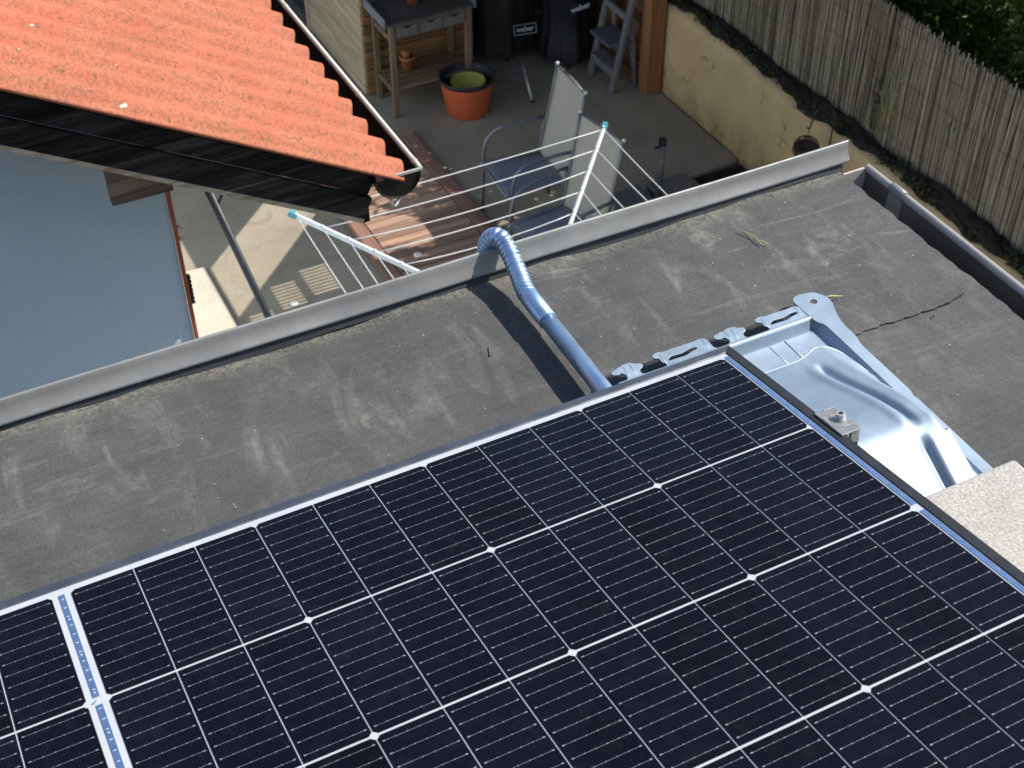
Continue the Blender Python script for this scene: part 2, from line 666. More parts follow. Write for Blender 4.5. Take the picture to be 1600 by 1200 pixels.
MT['ribbon'] = simple('tinned_ribbon', (0.36, 0.50, 0.74), (0.26, 0.40, 0.64), 60, 0.25, 0.85, 0.3, 160, 0.002)
MT['paver'] = mat_concrete('pale_block', (0.43, 0.41, 0.375), (0.51, 0.49, 0.45), 260.0, (0.40, 1.45))
MT['patio'] = mat_concrete('patio_concrete', (0.245, 0.205, 0.150), (0.36, 0.305, 0.23))
MT['slab'] = mat_concrete('pale_path', (0.46, 0.41, 0.325), (0.55, 0.49, 0.395))
MT['annexwall'] = mat_concrete('annex_render', (0.5, 0.49, 0.46), (0.58, 0.57, 0.54))
MT['wall'] = mat_wallpaint()
MT['ochre'] = mat_retaining()
MT['barge_old'] = wood('black_stained_wood', (0.105, 0.105, 0.105), (0.006, 0.0065, 0.008), 0, 0.75, (0.8, 1.3), 0.45, 0.8, 0.12)
def mat_barge():
    q = NT('weathered_black_boards')
    v = q.coord((1.5, 30, 30))
    n1 = q.noise(v, 1.0, 6, 0.7, 0.8)
    c = q.ramp(n1, [(0.34, (0.010, 0.0095, 0.0095)), (0.52, (0.030, 0.028, 0.026)), (0.66, (0.085, 0.078, 0.070))])
    big = q.noise(q.coord((2.2, 6, 6)), 1.0, 4, 0.6, 0.5)
    c = q.mix(0.8, c, q.ramp(big, [(0.35, 0.35), (0.65, 1.3)]), 'MULTIPLY')
    kn = q.n('ShaderNodeTexVoronoi')
    kn.inputs['Scale'].default_value = 1.0
    q.l(q.coord((2.0, 9.0, 9.0)), kn.inputs['Vector'])
    c = q.mix(q.ramp(kn.outputs['Distance'], [(0.06, 0.8), (0.14, 0.0)]), c, (0.012, 0.011, 0.010))
    c = q.objvar(c, 0.85, 1.2)
    q.set(color=c, rough=0.85, spec=0.10)
    q.bump(n1, 0.7, 0.004)
    return q.mat


MT['barge'] = mat_barge()
MT['peeled'] = wood('peeled_wood', (0.85, 0.70, 0.52), (0.30, 0.22, 0.15), 0, 0.9, (0.9, 1.1), 2.0, 0.6)
MT['purlin'] = wood('weathered_beam', (0.46, 0.34, 0.26), (0.09, 0.07, 0.06), 0, 0.85, (0.9, 1.1), 1.5, 0.8)
MT['red_trim'] = simple('red_trim', (0.50, 0.115, 0.055), (0.36, 0.085, 0.045), 12, 0.6)
MT['hgutter'] = simple('brown_gutter', (0.017, 0.015, 0.012), (0.010, 0.009, 0.008), 9, 0.5, 0.0, spec=0.25)
MT['bead'] = simple('greige_bead', (0.52, 0.50, 0.43), (0.42, 0.40, 0.35), 9, 0.45, 0.1)
MT['deck'] = wood('red_brown_deck', (0.52, 0.33, 0.235), (0.235, 0.135, 0.09), 0, 0.7, (0.75, 1.2))
MT['deckborder'] = wood('red_brown_border', (0.40, 0.215, 0.155), (0.19, 0.095, 0.07), 1, 0.7, (0.8, 1.2))
MT['shed'] = wood('stained_larch', (0.36, 0.185, 0.085), (0.16, 0.075, 0.035), 0, 0.7, (0.7, 1.25))
MT['shedside'] = wood('silvered_larch', (0.70, 0.52, 0.34), (0.38, 0.27, 0.17), 1, 0.8, (0.85, 1.15))
MT['shedright'] = wood('stained_larch_right', (0.34, 0.165, 0.075), (0.15, 0.07, 0.03), 1, 0.7, (0.7, 1.25))
MT['post'] = wood('post_larch', (0.42, 0.20, 0.075), (0.20, 0.09, 0.035), 2, 0.6, (0.9, 1.1))
MT['tablewood'] = wood('acacia', (0.29, 0.20, 0.125), (0.13, 0.085, 0.05), 2, 0.7, (0.85, 1.15))
MT['shelfwood'] = wood('acacia_shelf', (0.33, 0.22, 0.13), (0.16, 0.10, 0.06), 0, 0.7, (0.8, 1.2))
MT['zinc_top'] = simple('zinc_top', (0.14, 0.14, 0.145), (0.085, 0.085, 0.09), 8, 0.45, 0.5)
MT['drawer'] = simple('grey_drawer', (0.17, 0.16, 0.145), (0.12, 0.112, 0.10), 10, 0.7)
MT['terracotta'] = simple('terracotta', (0.46, 0.155, 0.065), (0.36, 0.115, 0.05), 14, 0.8)
MT['tub'] = simple('orange_rubber', (0.62, 0.125, 0.040), (0.52, 0.10, 0.035), 6, 0.5)
MT['tubin'] = simple('black_rubber', (0.022, 0.023, 0.026), (0.015, 0.016, 0.018), 8, 0.55)
MT['bowl'] = simple('olive_yellow', (0.46, 0.42, 0.075), (0.33, 0.31, 0.05), 12, 0.45)
MT['bbq'] = simple('black_cover', (0.013, 0.0133, 0.0135), (0.008, 0.008, 0.0085), 7, 0.62, 0, 0.35, 22, 0.01)
MT['bbqb'] = simple('blue_black_cover', (0.007, 0.008, 0.012), (0.0045, 0.005, 0.008), 7, 0.55, 0, 0.35, 22, 0.01)
MT['logo'] = simple('white_print', (0.62, 0.63, 0.65), (0.55, 0.56, 0.58), 9, 0.6)
MT['legmetal'] = simple('light_alloy', (0.62, 0.62, 0.62), (0.5, 0.5, 0.5), 20, 0.35, 0.6)
MT['dark_metal'] = simple('dark_powdercoat', (0.035, 0.038, 0.045), (0.025, 0.027, 0.03), 20, 0.45, 0.3)
MT['fabric'] = simple('taupe_sling', (0.43, 0.385, 0.325), (0.37, 0.335, 0.285), 30, 0.85, 0, 0.3, 320, 0.001)
MT['fabric_b'] = simple('slate_sling', (0.19, 0.20, 0.235), (0.155, 0.165, 0.195), 30, 0.8, 0, 0.3, 320, 0.001)
MT['chairframe'] = simple('chair_tube', (0.20, 0.21, 0.23), (0.15, 0.155, 0.17), 20, 0.4, 0.5)
MT['stool'] = wood('grey_paint_wood', (0.24, 0.235, 0.245), (0.15, 0.15, 0.16), 2, 0.7, (0.9, 1.1))
MT['stoolseat'] = simple('blue_grey_seat', (0.115, 0.125, 0.16), (0.085, 0.095, 0.12), 16, 0.6)
MT['dryer'] = simple('white_alloy', (0.72, 0.74, 0.75), (0.62, 0.64, 0.66), 12, 0.35, 0.3)
MT['line'] = simple('washing_line', (0.70, 0.71, 0.70), (0.60, 0.61, 0.61), 40, 0.4)
MT['teal'] = simple('teal_plastic', (0.06, 0.31, 0.36), (0.05, 0.25, 0.30), 20, 0.4)
MT['granite'] = simple('granite', (0.20, 0.195, 0.20), (0.055, 0.055, 0.06), 90, 0.5)
MT['polegrey'] = simple('pole_grey', (0.19, 0.195, 0.205), (0.15, 0.155, 0.165), 12, 0.4, 0.4)
MT['white_plastic'] = simple('white_plastic', (0.75, 0.74, 0.70), (0.66, 0.65, 0.6), 9, 0.45)
MT['rust'] = simple('rusted_iron', (0.075, 0.045, 0.032), (0.035, 0.022, 0.018), 40, 0.8)
MT['soil'] = simple('dark_soil', (0.060, 0.045, 0.030), (0.024, 0.019, 0.013), 30, 1.0, 0, 1.0, 60, 0.03)
MT['ground'] = simple('lawn_ground', (0.10, 0.105, 0.05), (0.055, 0.06, 0.03), 0.8, 1.0)
MT['reed'] = island('reed', [(0.0, (0.19, 0.15, 0.10)), (0.3, (0.30, 0.25, 0.175)), (0.6, (0.40, 0.34, 0.245)), (0.85, (0.50, 0.44, 0.33)), (1.0, (0.20, 0.19, 0.11))], 0.8)
MT['hedgeleaf'] = island('hedge_leaf', [(0.0, (0.035, 0.065, 0.016)), (0.5, (0.085, 0.145, 0.036)), (0.86, (0.15, 0.21, 0.055)), (0.96, (0.21, 0.25, 0.08)), (1.0, (0.50, 0.44, 0.15))], 0.45, 0.35)
MT['weedleaf'] = island('weed_leaf', [(0.0, (0.03, 0.045, 0.018)), (0.6, (0.055, 0.065, 0.028)), (1.0, (0.11, 0.085, 0.045))], 0.7, 0.15)
MT['bark'] = simple('bark', (0.085, 0.065, 0.048), (0.045, 0.034, 0.026), 18, 0.95, 0, 0.8, 50, 0.02)
MT['straw'] = simple('straw', (0.50, 0.46, 0.17), (0.38, 0.34, 0.12), 30, 0.7)
MT['deadleaf'] = simple('dead_leaf', (0.20, 0.075, 0.035), (0.11, 0.045, 0.025), 40, 0.8)
MT['glassdark'] = simple('dark_pane', (0.012, 0.013, 0.016), (0.010, 0.010, 0.012), 4, 0.12)

G = -4.5      # paving level
TH = R(10.0)  # panel tilt

# ================================================================== SETTING
gm = MB()
gm.add([(-150, -150, G - .8), (150, -150, G - .8), (150, 150, G - .8), (-150, 150, G - .8)], [(0, 1, 2, 3)])
tag(gm.build('ground', MT['ground'], loc=(0, 0, G - .8)), kind='structure')

pm_ = MB()
pm_.prism([(-6, 0.9), (5.53, 0.9), (5.53, 5.50), (5.10, 5.50), (5.10, 6.07), (5.53, 6.11), (5.53, 14), (-6, 14)], G - .85, G)
tag(pm_.build('patio', MT['patio'], loc=(0, 0, G)), kind='structure')
wl_ = MB()
wl_.box(5.1012, 5.5288, 6.056, 6.064, G - .84, G - .02).box(5.1012, 5.109, 5.5012, 6.055, G - .84, G - .02).box(5.521, 5.5288, 5.5012, 6.055, G - .84, G - .02).box(5.109, 5.521, 5.5012, 5.509, G - .84, G - .02)
tag(wl_.build('pit_shade_lining', MT['soil'], loc=(5.3, 5.8, G - .8)), kind='structure')  # dark lining added to carry the shade inside the pit
sl = MB()
sl.prism([(0.715, 2.2), (1.535, 2.2), (1.56, 6.61), (0.715, 6.66)], G, G + .035)
tag(bev(sl.build('path', MT['slab'], loc=(1.1, 4, G)), .006), kind='structure')
tr = MB()
tr.prism([(5.62, -3), (14, -3), (14, 16), (5.62, 16)], G - .7, G + .70)
tag(tr.build('terrain_behind_fence', MT['soil'], loc=(6, 5, G)), kind='structure')

# ---- the flat-roofed annex
annex = thing('flat_roof_annex', 'low annex with grey weathered membrane roof, metal edge strip and gutter', 'building', (0, 0, 0))
MB().box(-4, 1.335, -6, 0.405, G, -0.03).build('wall', MT['annexwall'], annex)


def und(x, y):
    return (0.0016 * np.sin(7.1 * x + 1.3) * np.sin(5.0 * y + .4) + 0.0012 * np.sin(23 * x + 3 * y) * np.sin(17 * y + 1)
            + 0.0007 * np.sin(51 * x - 9 * y + 2) + 0.0030 * np.sin(11.0 * x + .5) * np.clip((y - .3) / .1, 0, 1)
            + 0.0012 * np.sin(31.0 * x + 1.7) * np.clip((y - .33) / .08, 0, 1))


xs = np.concatenate([np.linspace(-4, -.4, 12), np.linspace(-.38, 1.352, 190)])
ys = np.concatenate([np.linspace(-6, -.5, 12), np.linspace(-.48, .4120, 100)])
Xg, Yg = np.meshgrid(xs, ys)
Zg = und(Xg, Yg)
edge = 1.352 + 0.0010 * np.sin(31 * Yg) + 0.0009 * np.sin(91 * Yg + 1) + 0.001 * np.sin(170 * Yg)
Xg = np.where(Xg > 1.3515, edge, Xg)
mm = MB().grid(Xg, Yg, Zg)
ye = np.linspace(-6, .410, 260)
xe = 1.352 + 0.0010 * np.sin(31 * ye) + 0.0009 * np.sin(91 * ye + 1) + 0.001 * np.sin(170 * ye)
mm.grid(np.stack([xe, xe - .001]), np.stack([ye, ye]), np.stack([und(xe, ye) - .0002, und(xe, ye) - .022]))
memb = mm.build('membrane', MT['membrane'], annex)

# the upper sheet laps over the lower one; its cut edge shows on the right
sx = np.array([-4, .6, 1.0, 1.1104, 1.1628, 1.19, 1.2175, 1.2638, 1.3044, 1.3312, 1.3400, 1.3460])
sy = np.array([.05, .05, .046, .0471, .0490, .0462, .0454, .0448, .0508, .0610, .0700, .0880])
cx_ = np.concatenate([np.linspace(-4, 0, 20), np.linspace(.02, 1.346, 220)])
sy_i = np.interp(cx_, sx, sy) + 0.0010 * np.sin(190 * cx_) * (cx_ > .9) + 0.0008 * np.sin(430 * cx_)
tt = np.linspace(0, 1, 44)[:, None]
Xs = np.repeat(cx_[None, :], 44, 0)
Ys = sy_i[None, :] * (1 - tt) + .4115 * tt
lift = 0.0034 + 0.0030 * np.exp(-((Xs - 1.30) / .05) ** 2 - ((Ys - sy_i[None, :]) / .012) ** 2)
Zs = und(Xs, Ys) + lift
ms_ = MB().grid(Xs, Ys, Zs)
ms_.grid(np.stack([cx_, cx_]), np.stack([sy_i + .0012, sy_i]), np.stack([und(cx_, sy_i) - .001, Zs[0]]))
ms_.grid(np.stack([Xs[:, -1], Xs[:, -1]]), np.stack([Ys[:, -1], Ys[:, -1]]), np.stack([Zs[:, -1], und(Xs[:, -1], Ys[:, -1]) - .001]))
ms_.build('lapped_membrane', MT['membrane'], annex)
for px0, py0, L, a in ((1.238, .030, .0035, .4), (.63, .243, .02, 1.2)):
    MB().tube([(px0, py0, .0035), (px0 + L * math.cos(a), py0 + L * math.sin(a), .0035)], .0012, 6).build('blister', MT['membrane'], annex)

# metal strip along the far edge, hovering a finger's width above the membrane
fl_x = np.linspace(-4, 1.366, 260)
dent = 0.0011 * np.exp(-((fl_x - .965) / .010) ** 2) + .0013 * np.exp(-((fl_x - .80) / .016) ** 2) + .0007 * np.sin(6 * fl_x) + .0006 * np.sin(17 * fl_x + 1)
prof = [(.4010, .0168), (.3990, .0155), (.3975, .0170), (.3990, .0200), (.4040, .0270), (.4085, .0400), (.4096, .0470), (.4110, .0490), (.4130, .0492), (.4142, .0480), (.4150, .040), (.4160, -.10), (.4140, -.10), (.4130, .030), (.4110, .0405), (.4060, .0185)]
Xf = np.repeat(fl_x[None, :], len(prof) + 1, 0)
pr = np.array(prof + prof[:1])
wgt = np.array([0, .2, .5, 1, 1.6, .8, .1, 0, 0, 0, 0, 0, 0, 0, 0, 0, 0])[:, None]
Yf = pr[:, :1] + wgt * dent[None, :]
Zf = pr[:, 1:] + 0.0009 * np.sin(9 * fl_x + .4)[None, :]
flm = MB().grid(Xf, Yf, Zf)
flm.add([(1.366, a, b) for a, b in prof], [tuple(range(len(prof)))])
flash = flm.build('edge_flashing', MT['flashing'], annex)

sx_ = np.linspace(-4, 1.352, 240)
wv_ = .0022 * np.sin(11 * sx_ + .5) + .0010 * np.sin(31 * sx_)
MB().grid(np.array([sx_] * 4), np.array([0 * sx_ + q_ for q_ in (.3965, .3985, .4025, .4080)]), np.array([wv_ + .0035, wv_ + .0065, 0 * sx_ + .0140, 0 * sx_ + .0200])).build('dark_gap_strip', MT['tubin'], annex)  # black strip added to stand for the dark gap under the flashing

# eaves gutter on the right
gt = MB()
gp = [(1.3555, -.012), (1.3555, -.048), (1.362, -.062), (1.378, -.068), (1.394, -.062), (1.4015, -.048), (1.4030, -.010)]
go = [(1.4050, -.010), (1.4040, -.050), (1.396, -.065), (1.378, -.071), (1.360, -.065), (1.3535, -.050), (1.3535, -.012)]
gt.extr(gp + go, -6, .398, 'Y')
gut = gt.build('gutter', MT['gutter'], annex)
lip = MB().tube([(1.4065, -6, -.0085), (1.4065, .400, -.0085)], .0068, 12)
lip.build('lip', MT['gutterlip'], gut)
cap = MB().extr([(1.353, -.006), (1.353, -.05), (1.362, -.067), (1.378, -.073), (1.396, -.067), (1.406, -.05), (1.412, -.006)], .396, .4005, 'Y')
cap.build('end_cap', MT['gutterlip'], gut)
cp = MB()
go2 = [(a + (.0022 if a > 1.378 else -.0005), b - .0014) for a, b in go]
cp.extr([(1.4015, -.011)] + [(a - .0012 if a > 1.378 else a + .0008, b + .0012) for a, b in gp[::-1]][1:] + go2[::-1], .300, .334, 'Y')
cp.tube([(1.4066, .300, -.0082), (1.4066, .334, -.0082)], .0088, 12)
cp.build('coupling', simple('coupling_grey', (0.24, 0.24, 0.24), (0.19, 0.19, 0.19), 9, 0.5), gut)


# ================================================================== SOLAR PANEL
def pworld(u, v, h=0.0):
    return Vector((u, -math.cos(TH) * v, 0.10 + math.sin(TH) * (v + .0145))) + h * Vector((0, math.sin(TH), math.cos(TH)))


pan = thing('solar_panel', 'black-celled solar panel in a dark frame tilted over the flat roof', 'solar panel', pworld(0, 0))
pan.rotation_euler = (-TH, 0, 0)
WORG[pan] = Vector((0, 0, 0))   # children are built in panel space (u, -v, n)
PU, PV = .0705, .1847
UL, UR, VT, VB = -.889, .868, -.0205, 6 * PV + .0205
MB().box(UL + .006, UR - .006, -(VB - .006), -(VT + .006), -.0055, 0.0).build('laminate', MT['backsheet'], pan)


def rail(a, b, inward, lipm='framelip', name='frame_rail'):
    # a, b: outer corners; top lip mitred at both ends
    a = Vector((a[0], a[1], 0)); b = Vector((b[0], b[1], 0))
    d = (b - a).normalized(); w = Vector((inward[0], inward[1], 0))
    LW, TOP, BOT = .0125, .0016, -.030
    q = MB()
    i0 = a + (d + w) * LW; i1 = b + (-d + w) * LW
    z = lambda p, h: (p.x, p.y, h)
    o0, o1 = a, b
    q.add([z(o0, TOP), z(o1, TOP), z(i1, TOP), z(i0, TOP), z(i1, .0002), z(i0, .0002), z(o0, BOT), z(o1, BOT)],
          [(3, 2, 1, 0), (3, 5, 4, 2)], 1)
    m0 = a + (d + w) * .002; m1 = b + (-d + w) * .002
    q.add([z(o0, TOP), z(o1, TOP), z(o1, BOT), z(o0, BOT), z(m1, BOT), z(m0, BOT), z(m1, -.006), z(m0, -.006)],
          [(0, 1, 2, 3), (3, 2, 4, 5), (5, 4, 6, 7)], 0)
    n0 = a + (d + w) * .028; n1 = b + (-d + w) * .028
    q.add([z(m0, BOT), z(m1, BOT), z(n1, BOT), z(n0, BOT)], [(0, 1, 2, 3)], 0)
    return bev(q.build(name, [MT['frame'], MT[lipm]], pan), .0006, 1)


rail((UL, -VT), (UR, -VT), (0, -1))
rail((UR, -VT), (UR, -VB), (-1, 0), 'framelip_dim_sky')
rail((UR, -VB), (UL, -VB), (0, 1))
rail((UL, -VB), (UL, -VT), (1, 0), 'framelip_dim_sky')


def cell_mesh(left, right):
    a, b, c = PU / 2 - .0008, PV / 2 - .0016, .0042
    P = []
    P += [(-a + c, -b), (a - c, -b)] if True else []
    pts = []
    pts += [(-a + c, -b), (-a, -b + c)][::-1] if left else [(-a, -b)]
    pts += [(a - c, -b), (a, -b + c)] if right else [(a, -b)]
    pts += [(a, b - c), (a - c, b)] if right else [(a, b)]
    pts += [(-a + c, b), (-a, b - c)] if left else [(-a, b)]
    q = MB().prism(pts, .00005, .0004)
    for k in range(10):
        y = -b + (k + .5) * 2 * b / 10
        q.add([(-a + .003, y - .00018, .0006), (a - .003, y - .00018, .0006), (a - .003, y + .00018, .0006), (-a + .003, y + .00018, .0006)], [(0, 1, 2, 3)], 1)
        for j in range(6):
            x = -a + .0045 + j * (2 * a - .009) / 5
            w, h = (.0013, .0007) if j in (0, 5) else (.0007, .0005)
            q.add([(x - w, y - h, .0007), (x + w, y - h, .0007), (x + w, y + h, .0007), (x - w, y + h, .0007)], [(0, 1, 2, 3)], 1)
    return q


protos = []
for L_, R_ in ((1, 0), (0, 0), (0, 1)):
    o = cell_mesh(L_, R_).build('cell', [MT['cell'], MT['bus']], pan)
    protos.append(o)
used = [False] * 3
for i in range(24):
    for j in range(6):
        if i < 12:
            u = (i + .5) * PU
            k = i % 3
        else:
            u = -.0192 - (i - 12 + .5) * PU
            k = 2 - (i % 3)
        loc = (u, -(j + .5) * PV, 0.0003)
        if not used[k]:
            used[k] = True
            protos[k].location = loc
        else:
            inst(protos[k], pan, loc)
# tinned ribbons: middle bus and the right-hand end bus
for v0, v1 in ((.0035, PV - .006), (PV + .006, 3 * PV - .006), (3 * PV + .006, 5 * PV - .006), (5 * PV + .006, 6 * PV)):
    MB().box(-.0130, -.0062, -v1, -v0, .0001, .0007).build('bus_ribbon', MT['ribbon'], pan)
for v0, v1 in ((.000, 2 * PV - .006), (2 * PV + .006, 4 * PV - .006), (4 * PV + .006, 6 * PV)):
    MB().box(.8476, .8536, -v1, -v0, .0001, .0007).build('bus_ribbon', MT['ribbon'], pan)
for j in (1, 3, 5):
    MB().tube([(-.0150, -(j * PV) - .002, .0006), (-.0103, -(j * PV) + .001, .0009), (-.0055, -(j * PV) + .002, .0006)], .0008, 6).build('solder_joint', MT['bus'], pan)
# factory marks printed along the ribbon
for y0 in (.012, PV + .012):
    for k in range(11):
        y = y0 + .0155 * k
        MB().box(-.0112, -.0080, -y - .0006, -y + .0006, .00075, .0009).build('ribbon_mark', MT['backsheet'], pan)
        if k % 4 == 2:
            MB().box(-.0107, -.0085, -y - .0062, -y - .0042, .00075, .0009).build('ribbon_mark', MT['backsheet'], pan)

# ================================================================== MOUNTING TRAY
tray = thing('mounting_tray', 'pressed galvanised mounting tray with slotted edge under the solar panel', 'mounting tray', (1.0, 0, 0))
gv = MT['galv']
ZS = .030


def tooth_wide(x0, x1):
    return [(x1, .087), (x1, .1135), (x1 - .010, .1150), (x1 - .018, .1138), (x0 + .030, .1150), (x0 + .016, .1140), (x0 + .010, .1175), (x0, .1155), (x0 - .002, .1085), (x0 + .006, .1050), (x0 + .004, .0965), (x0 + .010, .0920), (x0 + .008, .0870)]


def tooth_narrow(x0, x1):
    w = x1 - x0
    return [(x1 - .010, .087), (x1 - .008, .0990), (x1, .1010), (x1 + .001, .1080), (x1 - .008, .1105), (x1 - .012, .1160), (x1 - .026, .1165), (x1 - .028, .1130), (x0 + .012, .1150), (x0 + .009, .1120), (x0, .1120), (x0 - .002, .1040), (x0 + .007, .1015), (x0 + .010, .1040), (x0 + .016, .0960), (x0 + .012, .087)]


# outline runs right to left along the teeth, then back along the straight fold
out = []
slots = []
teeth = [('w', .983, 1.0545), ('n', .912, .959), ('w', .815, .899), ('n', .7480, .792)]
for ty, a, b in teeth:
    out += (tooth_wide if ty == 'w' else tooth_narrow)(a, b)
    if ty == 'w':
        slots.append(rounded([(a + .014, .0975), (a + .020, .1025), (a + .038, .1010), (a + .052, .1045), (a + .062, .1040), (a + .064, .0985), (a + .052, .0970), (a + .040, .0935), (a + .026, .0945), (a + .014, .0945)], .002))
outl = rounded(out + [(.7440, .0795), (1.0545, .0795)], .0035)
plate('slotted_edge', [outl] + slots, ZS, .0016, gv, tray, .0004)
# ribs pressed across the teeth
for ty, a, b in teeth:
    for x in ((a + .009, b - .006) if ty == 'w' else (a + .019, a + .029)):
        MB().tube([(x - .001, .0890, ZS + .0003), (x, .1120, ZS + .0003)], [.0011, .0014], 8).build('rib', gv, tray)
bev(MB().box(.744, 1.054, .055, .1275, .0052, .0110).build('under_tray_shade', MT['tubin'], tray), .002, 1)  # black sheet put in for the shade under the slotted edge
# bead and fold down to the floor
bd = MB()
bd.extr([(.0795, ZS + .0006), (.0805, ZS + .0030), (.0830, ZS + .0038), (.0855, ZS + .0030), (.0865, ZS + .0006)], .744, 1.0545, 'X', False, 0, True)
bd.extr([(.0800, ZS + .0008), (.0775, .0240), (.0760, .0150), (.0735, .0122)], .744, 1.052, 'X', False, 0, True)
bd.build('fold', gv, tray)
# side flange with the holed corner tab
fl = rounded([(1.062, .135), (1.0745, .1415), (1.1005, .1370), (1.1110, .121), (1.1120, .108), (1.1020, .085), (1.0955, .062), (1.0950, .030), (1.0900, .012), (1.0900, -.098), (1.0865, -.106), (1.0885, -.112), (1.0885, -.46), (1.072, -.46), (1.072, .070), (1.064, .080)], .004)
plate('side_flange', [fl, circle(1.0880, .1185, .0058)], .022, .0016, gv, tray, .0004)
ch = MB()
yy = [-.46, -.25, -.10, .0, .05, .09, .128]
for prof_ in ([(1.0725, .0225), (1.0700, .0215), (1.0665, .0165), (1.0640, .0105), (1.0600, .0085), (1.0570, .0100), (1.0545, .0125)],):
    ch.grid(np.array([[p[0]] * len(yy) for p in prof_]), np.array([yy] * len(prof_)), np.array([[p[1]] * len(yy) for p in prof_]))
ch.build('channel', gv, tray)
plate('floor', [[(1.0550, .0740), (.744, .0740), (.744, -.30), (1.0550, -.30)], circle(1.0280, .0270, .0056)], .0120, .0016, gv, tray)
cs = MB()
cs.tube([(1.008, .073, .0112), (1.010, .020, .0112)], .0026, 8)
cs.tube([(.982, .073, .0112), (.984, .020, .0112)], .0022, 8)
cs.build('crease', gv, tray)


# the raised saddle that carries the panel: rises with the tilt, then drops towards the ballast
def sst(a, b, x):
    t = np.clip((x - a) / (b - a), 0, 1)
    return t * t * (3 - 2 * t)


nx, ny = 150, 210
uu = np.linspace(0, 1, nx)[None, :]
y_e = np.linspace(0, 1, ny)[:, None]
xr_ = 1.0700
Xp = .76 + uu * (xr_ - .76) + 0 * y_e
front = .010 + .012 * np.exp(-((Xp[0] - 1.020) / .022) ** 2) - .004 * sst(1.04, 1.07, Xp[0])
front = front - .055 * sst(1.046, 1.0705, Xp[0]) ** 2
Yp = front[None, :] * (1 - y_e) + (-.44) * y_e
crest = .036 + .046 * sst(.02, -.19, Yp) - .050 * sst(-.185, -.315, Yp)
side = 1 - sst(1.028, 1.0700, Xp) * (1 - .0)
side = np.where(Yp > -.215, side, 1 - sst(1.040, 1.066, Xp))
Zp = .0195 + (crest - .0195) * side
# the sheet's far end curls down to the floor
gx = .998 + .010 * sst(0, -.19, Yp)
dep = .0072 * sst(-.004, -.03, Yp) * (1 - sst(-.175, -.20, Yp))
Zp -= dep * np.exp(-((Xp - gx) / (.0070 - .002 * sst(0, -.19, Yp))) ** 2)
dep2 = .0085 * sst(-.205, -.225, Yp)
Zp -= dep2 * np.exp(-((Xp - 1.000) / .0060) ** 2)
Zp += .0035 * dep / .009 * np.exp(-((Xp - gx + .015) / .008) ** 2)
Zp += .0022 * sst(-.205, -.225, Yp) * np.exp(-((Xp - 1.013) / .0050) ** 2)
Zp += .004 * np.exp(-((Yp + .205) / .022) ** 2) * side * np.exp(-((Xp - 1.035) / .018) ** 2)
sd = MB().grid(Xp[:, ::-1], Yp[:, ::-1], Zp[:, ::-1])
so = sd.build('saddle', gv, tray)
sm_ = so.modifiers.new('thick', 'SOLIDIFY')
sm_.thickness = .0015
sm_.offset = -1

ed_ = [(float(Xp[0, k]), float(Yp[0, k]), float(Zp[0, k]) - .0008) for k in range(0, nx, 3)]
MB().tube(ed_, .0014, 6).build('rolled_edge', gv, tray)

# clamp holding the frame
ct = pworld(.868, .118, .0)
clx, cly, clz = .868, ct.y, ct.z
cl = MB()
q = lambda u, v, h: pworld(u, v, h)


def pbox(mb, u0, u1, v0, v1, h0, h1, mi=0):
    vs = [q(u0, v1, h0), q(u1, v1, h0), q(u1, v0, h0), q(u0, v0, h0), q(u0, v1, h1), q(u1, v1, h1), q(u1, v0, h1), q(u0, v0, h1)]
    mb.add(vs, [(3, 2, 1, 0), (4, 5, 6, 7), (0, 1, 5, 4), (1, 2, 6, 5), (2, 3, 7, 6), (3, 0, 4, 7)], mi)


pbox(cl, .863, .8905, .168, .222, .0018, .0042)
pbox(cl, .8702, .8735, .168, .222, -.030, .0016)
pbox(cl, .8780, .8900, .170, .220, -.016, .0016)
for k in range(5):
    pbox(cl, .8635, .8690, .182 + .0034 * k, .1835 + .0034 * k, .0043, .0056)
for k in range(4):
    pbox(cl, .8745, .8895, .1695 + .013 * k, .1712 + .013 * k, .0043, .0049)
clamp = bev(cl.build('clamp', simple('clamp_alloy', (0.36, 0.36, 0.37), (0.26, 0.26, 0.27), 60, 0.45, 0.5), tray), .0006, 1)
bo = MB()
c0 = q(.8815, .195, .0043); n0 = Vector((0, math.sin(TH), math.cos(TH)))
bo.tube([c0, c0 + n0 * .0015], .0072, 16)
bo.tube([c0 + n0 * .0016, c0 + n0 * .0085], .0056, 16)
bo.build('bolt', MT['legmetal'], clamp)
bh = MB().tube([c0 + n0 * .0086, c0 + n0 * .0089], .0030, 6)
bh.build('hex_socket', MT['frame'], clamp)
ft = MB()
pbox(ft, .8745, .8900, .172, .218, -.056, -.0165)
ft.build('clamp_foot', MT['frame'], tray)

# ballast block
pv_ = MB().box(.84, 1.079, -.70, -.292, .037, .076)
bo_ = bev(pv_.build('ballast_block', MT['paver'], loc=(.96, -.5, .037)), .006, 3)
tag(bo_, 'pale gritty concrete ballast block lying on the galvanised tray', 'concrete block')

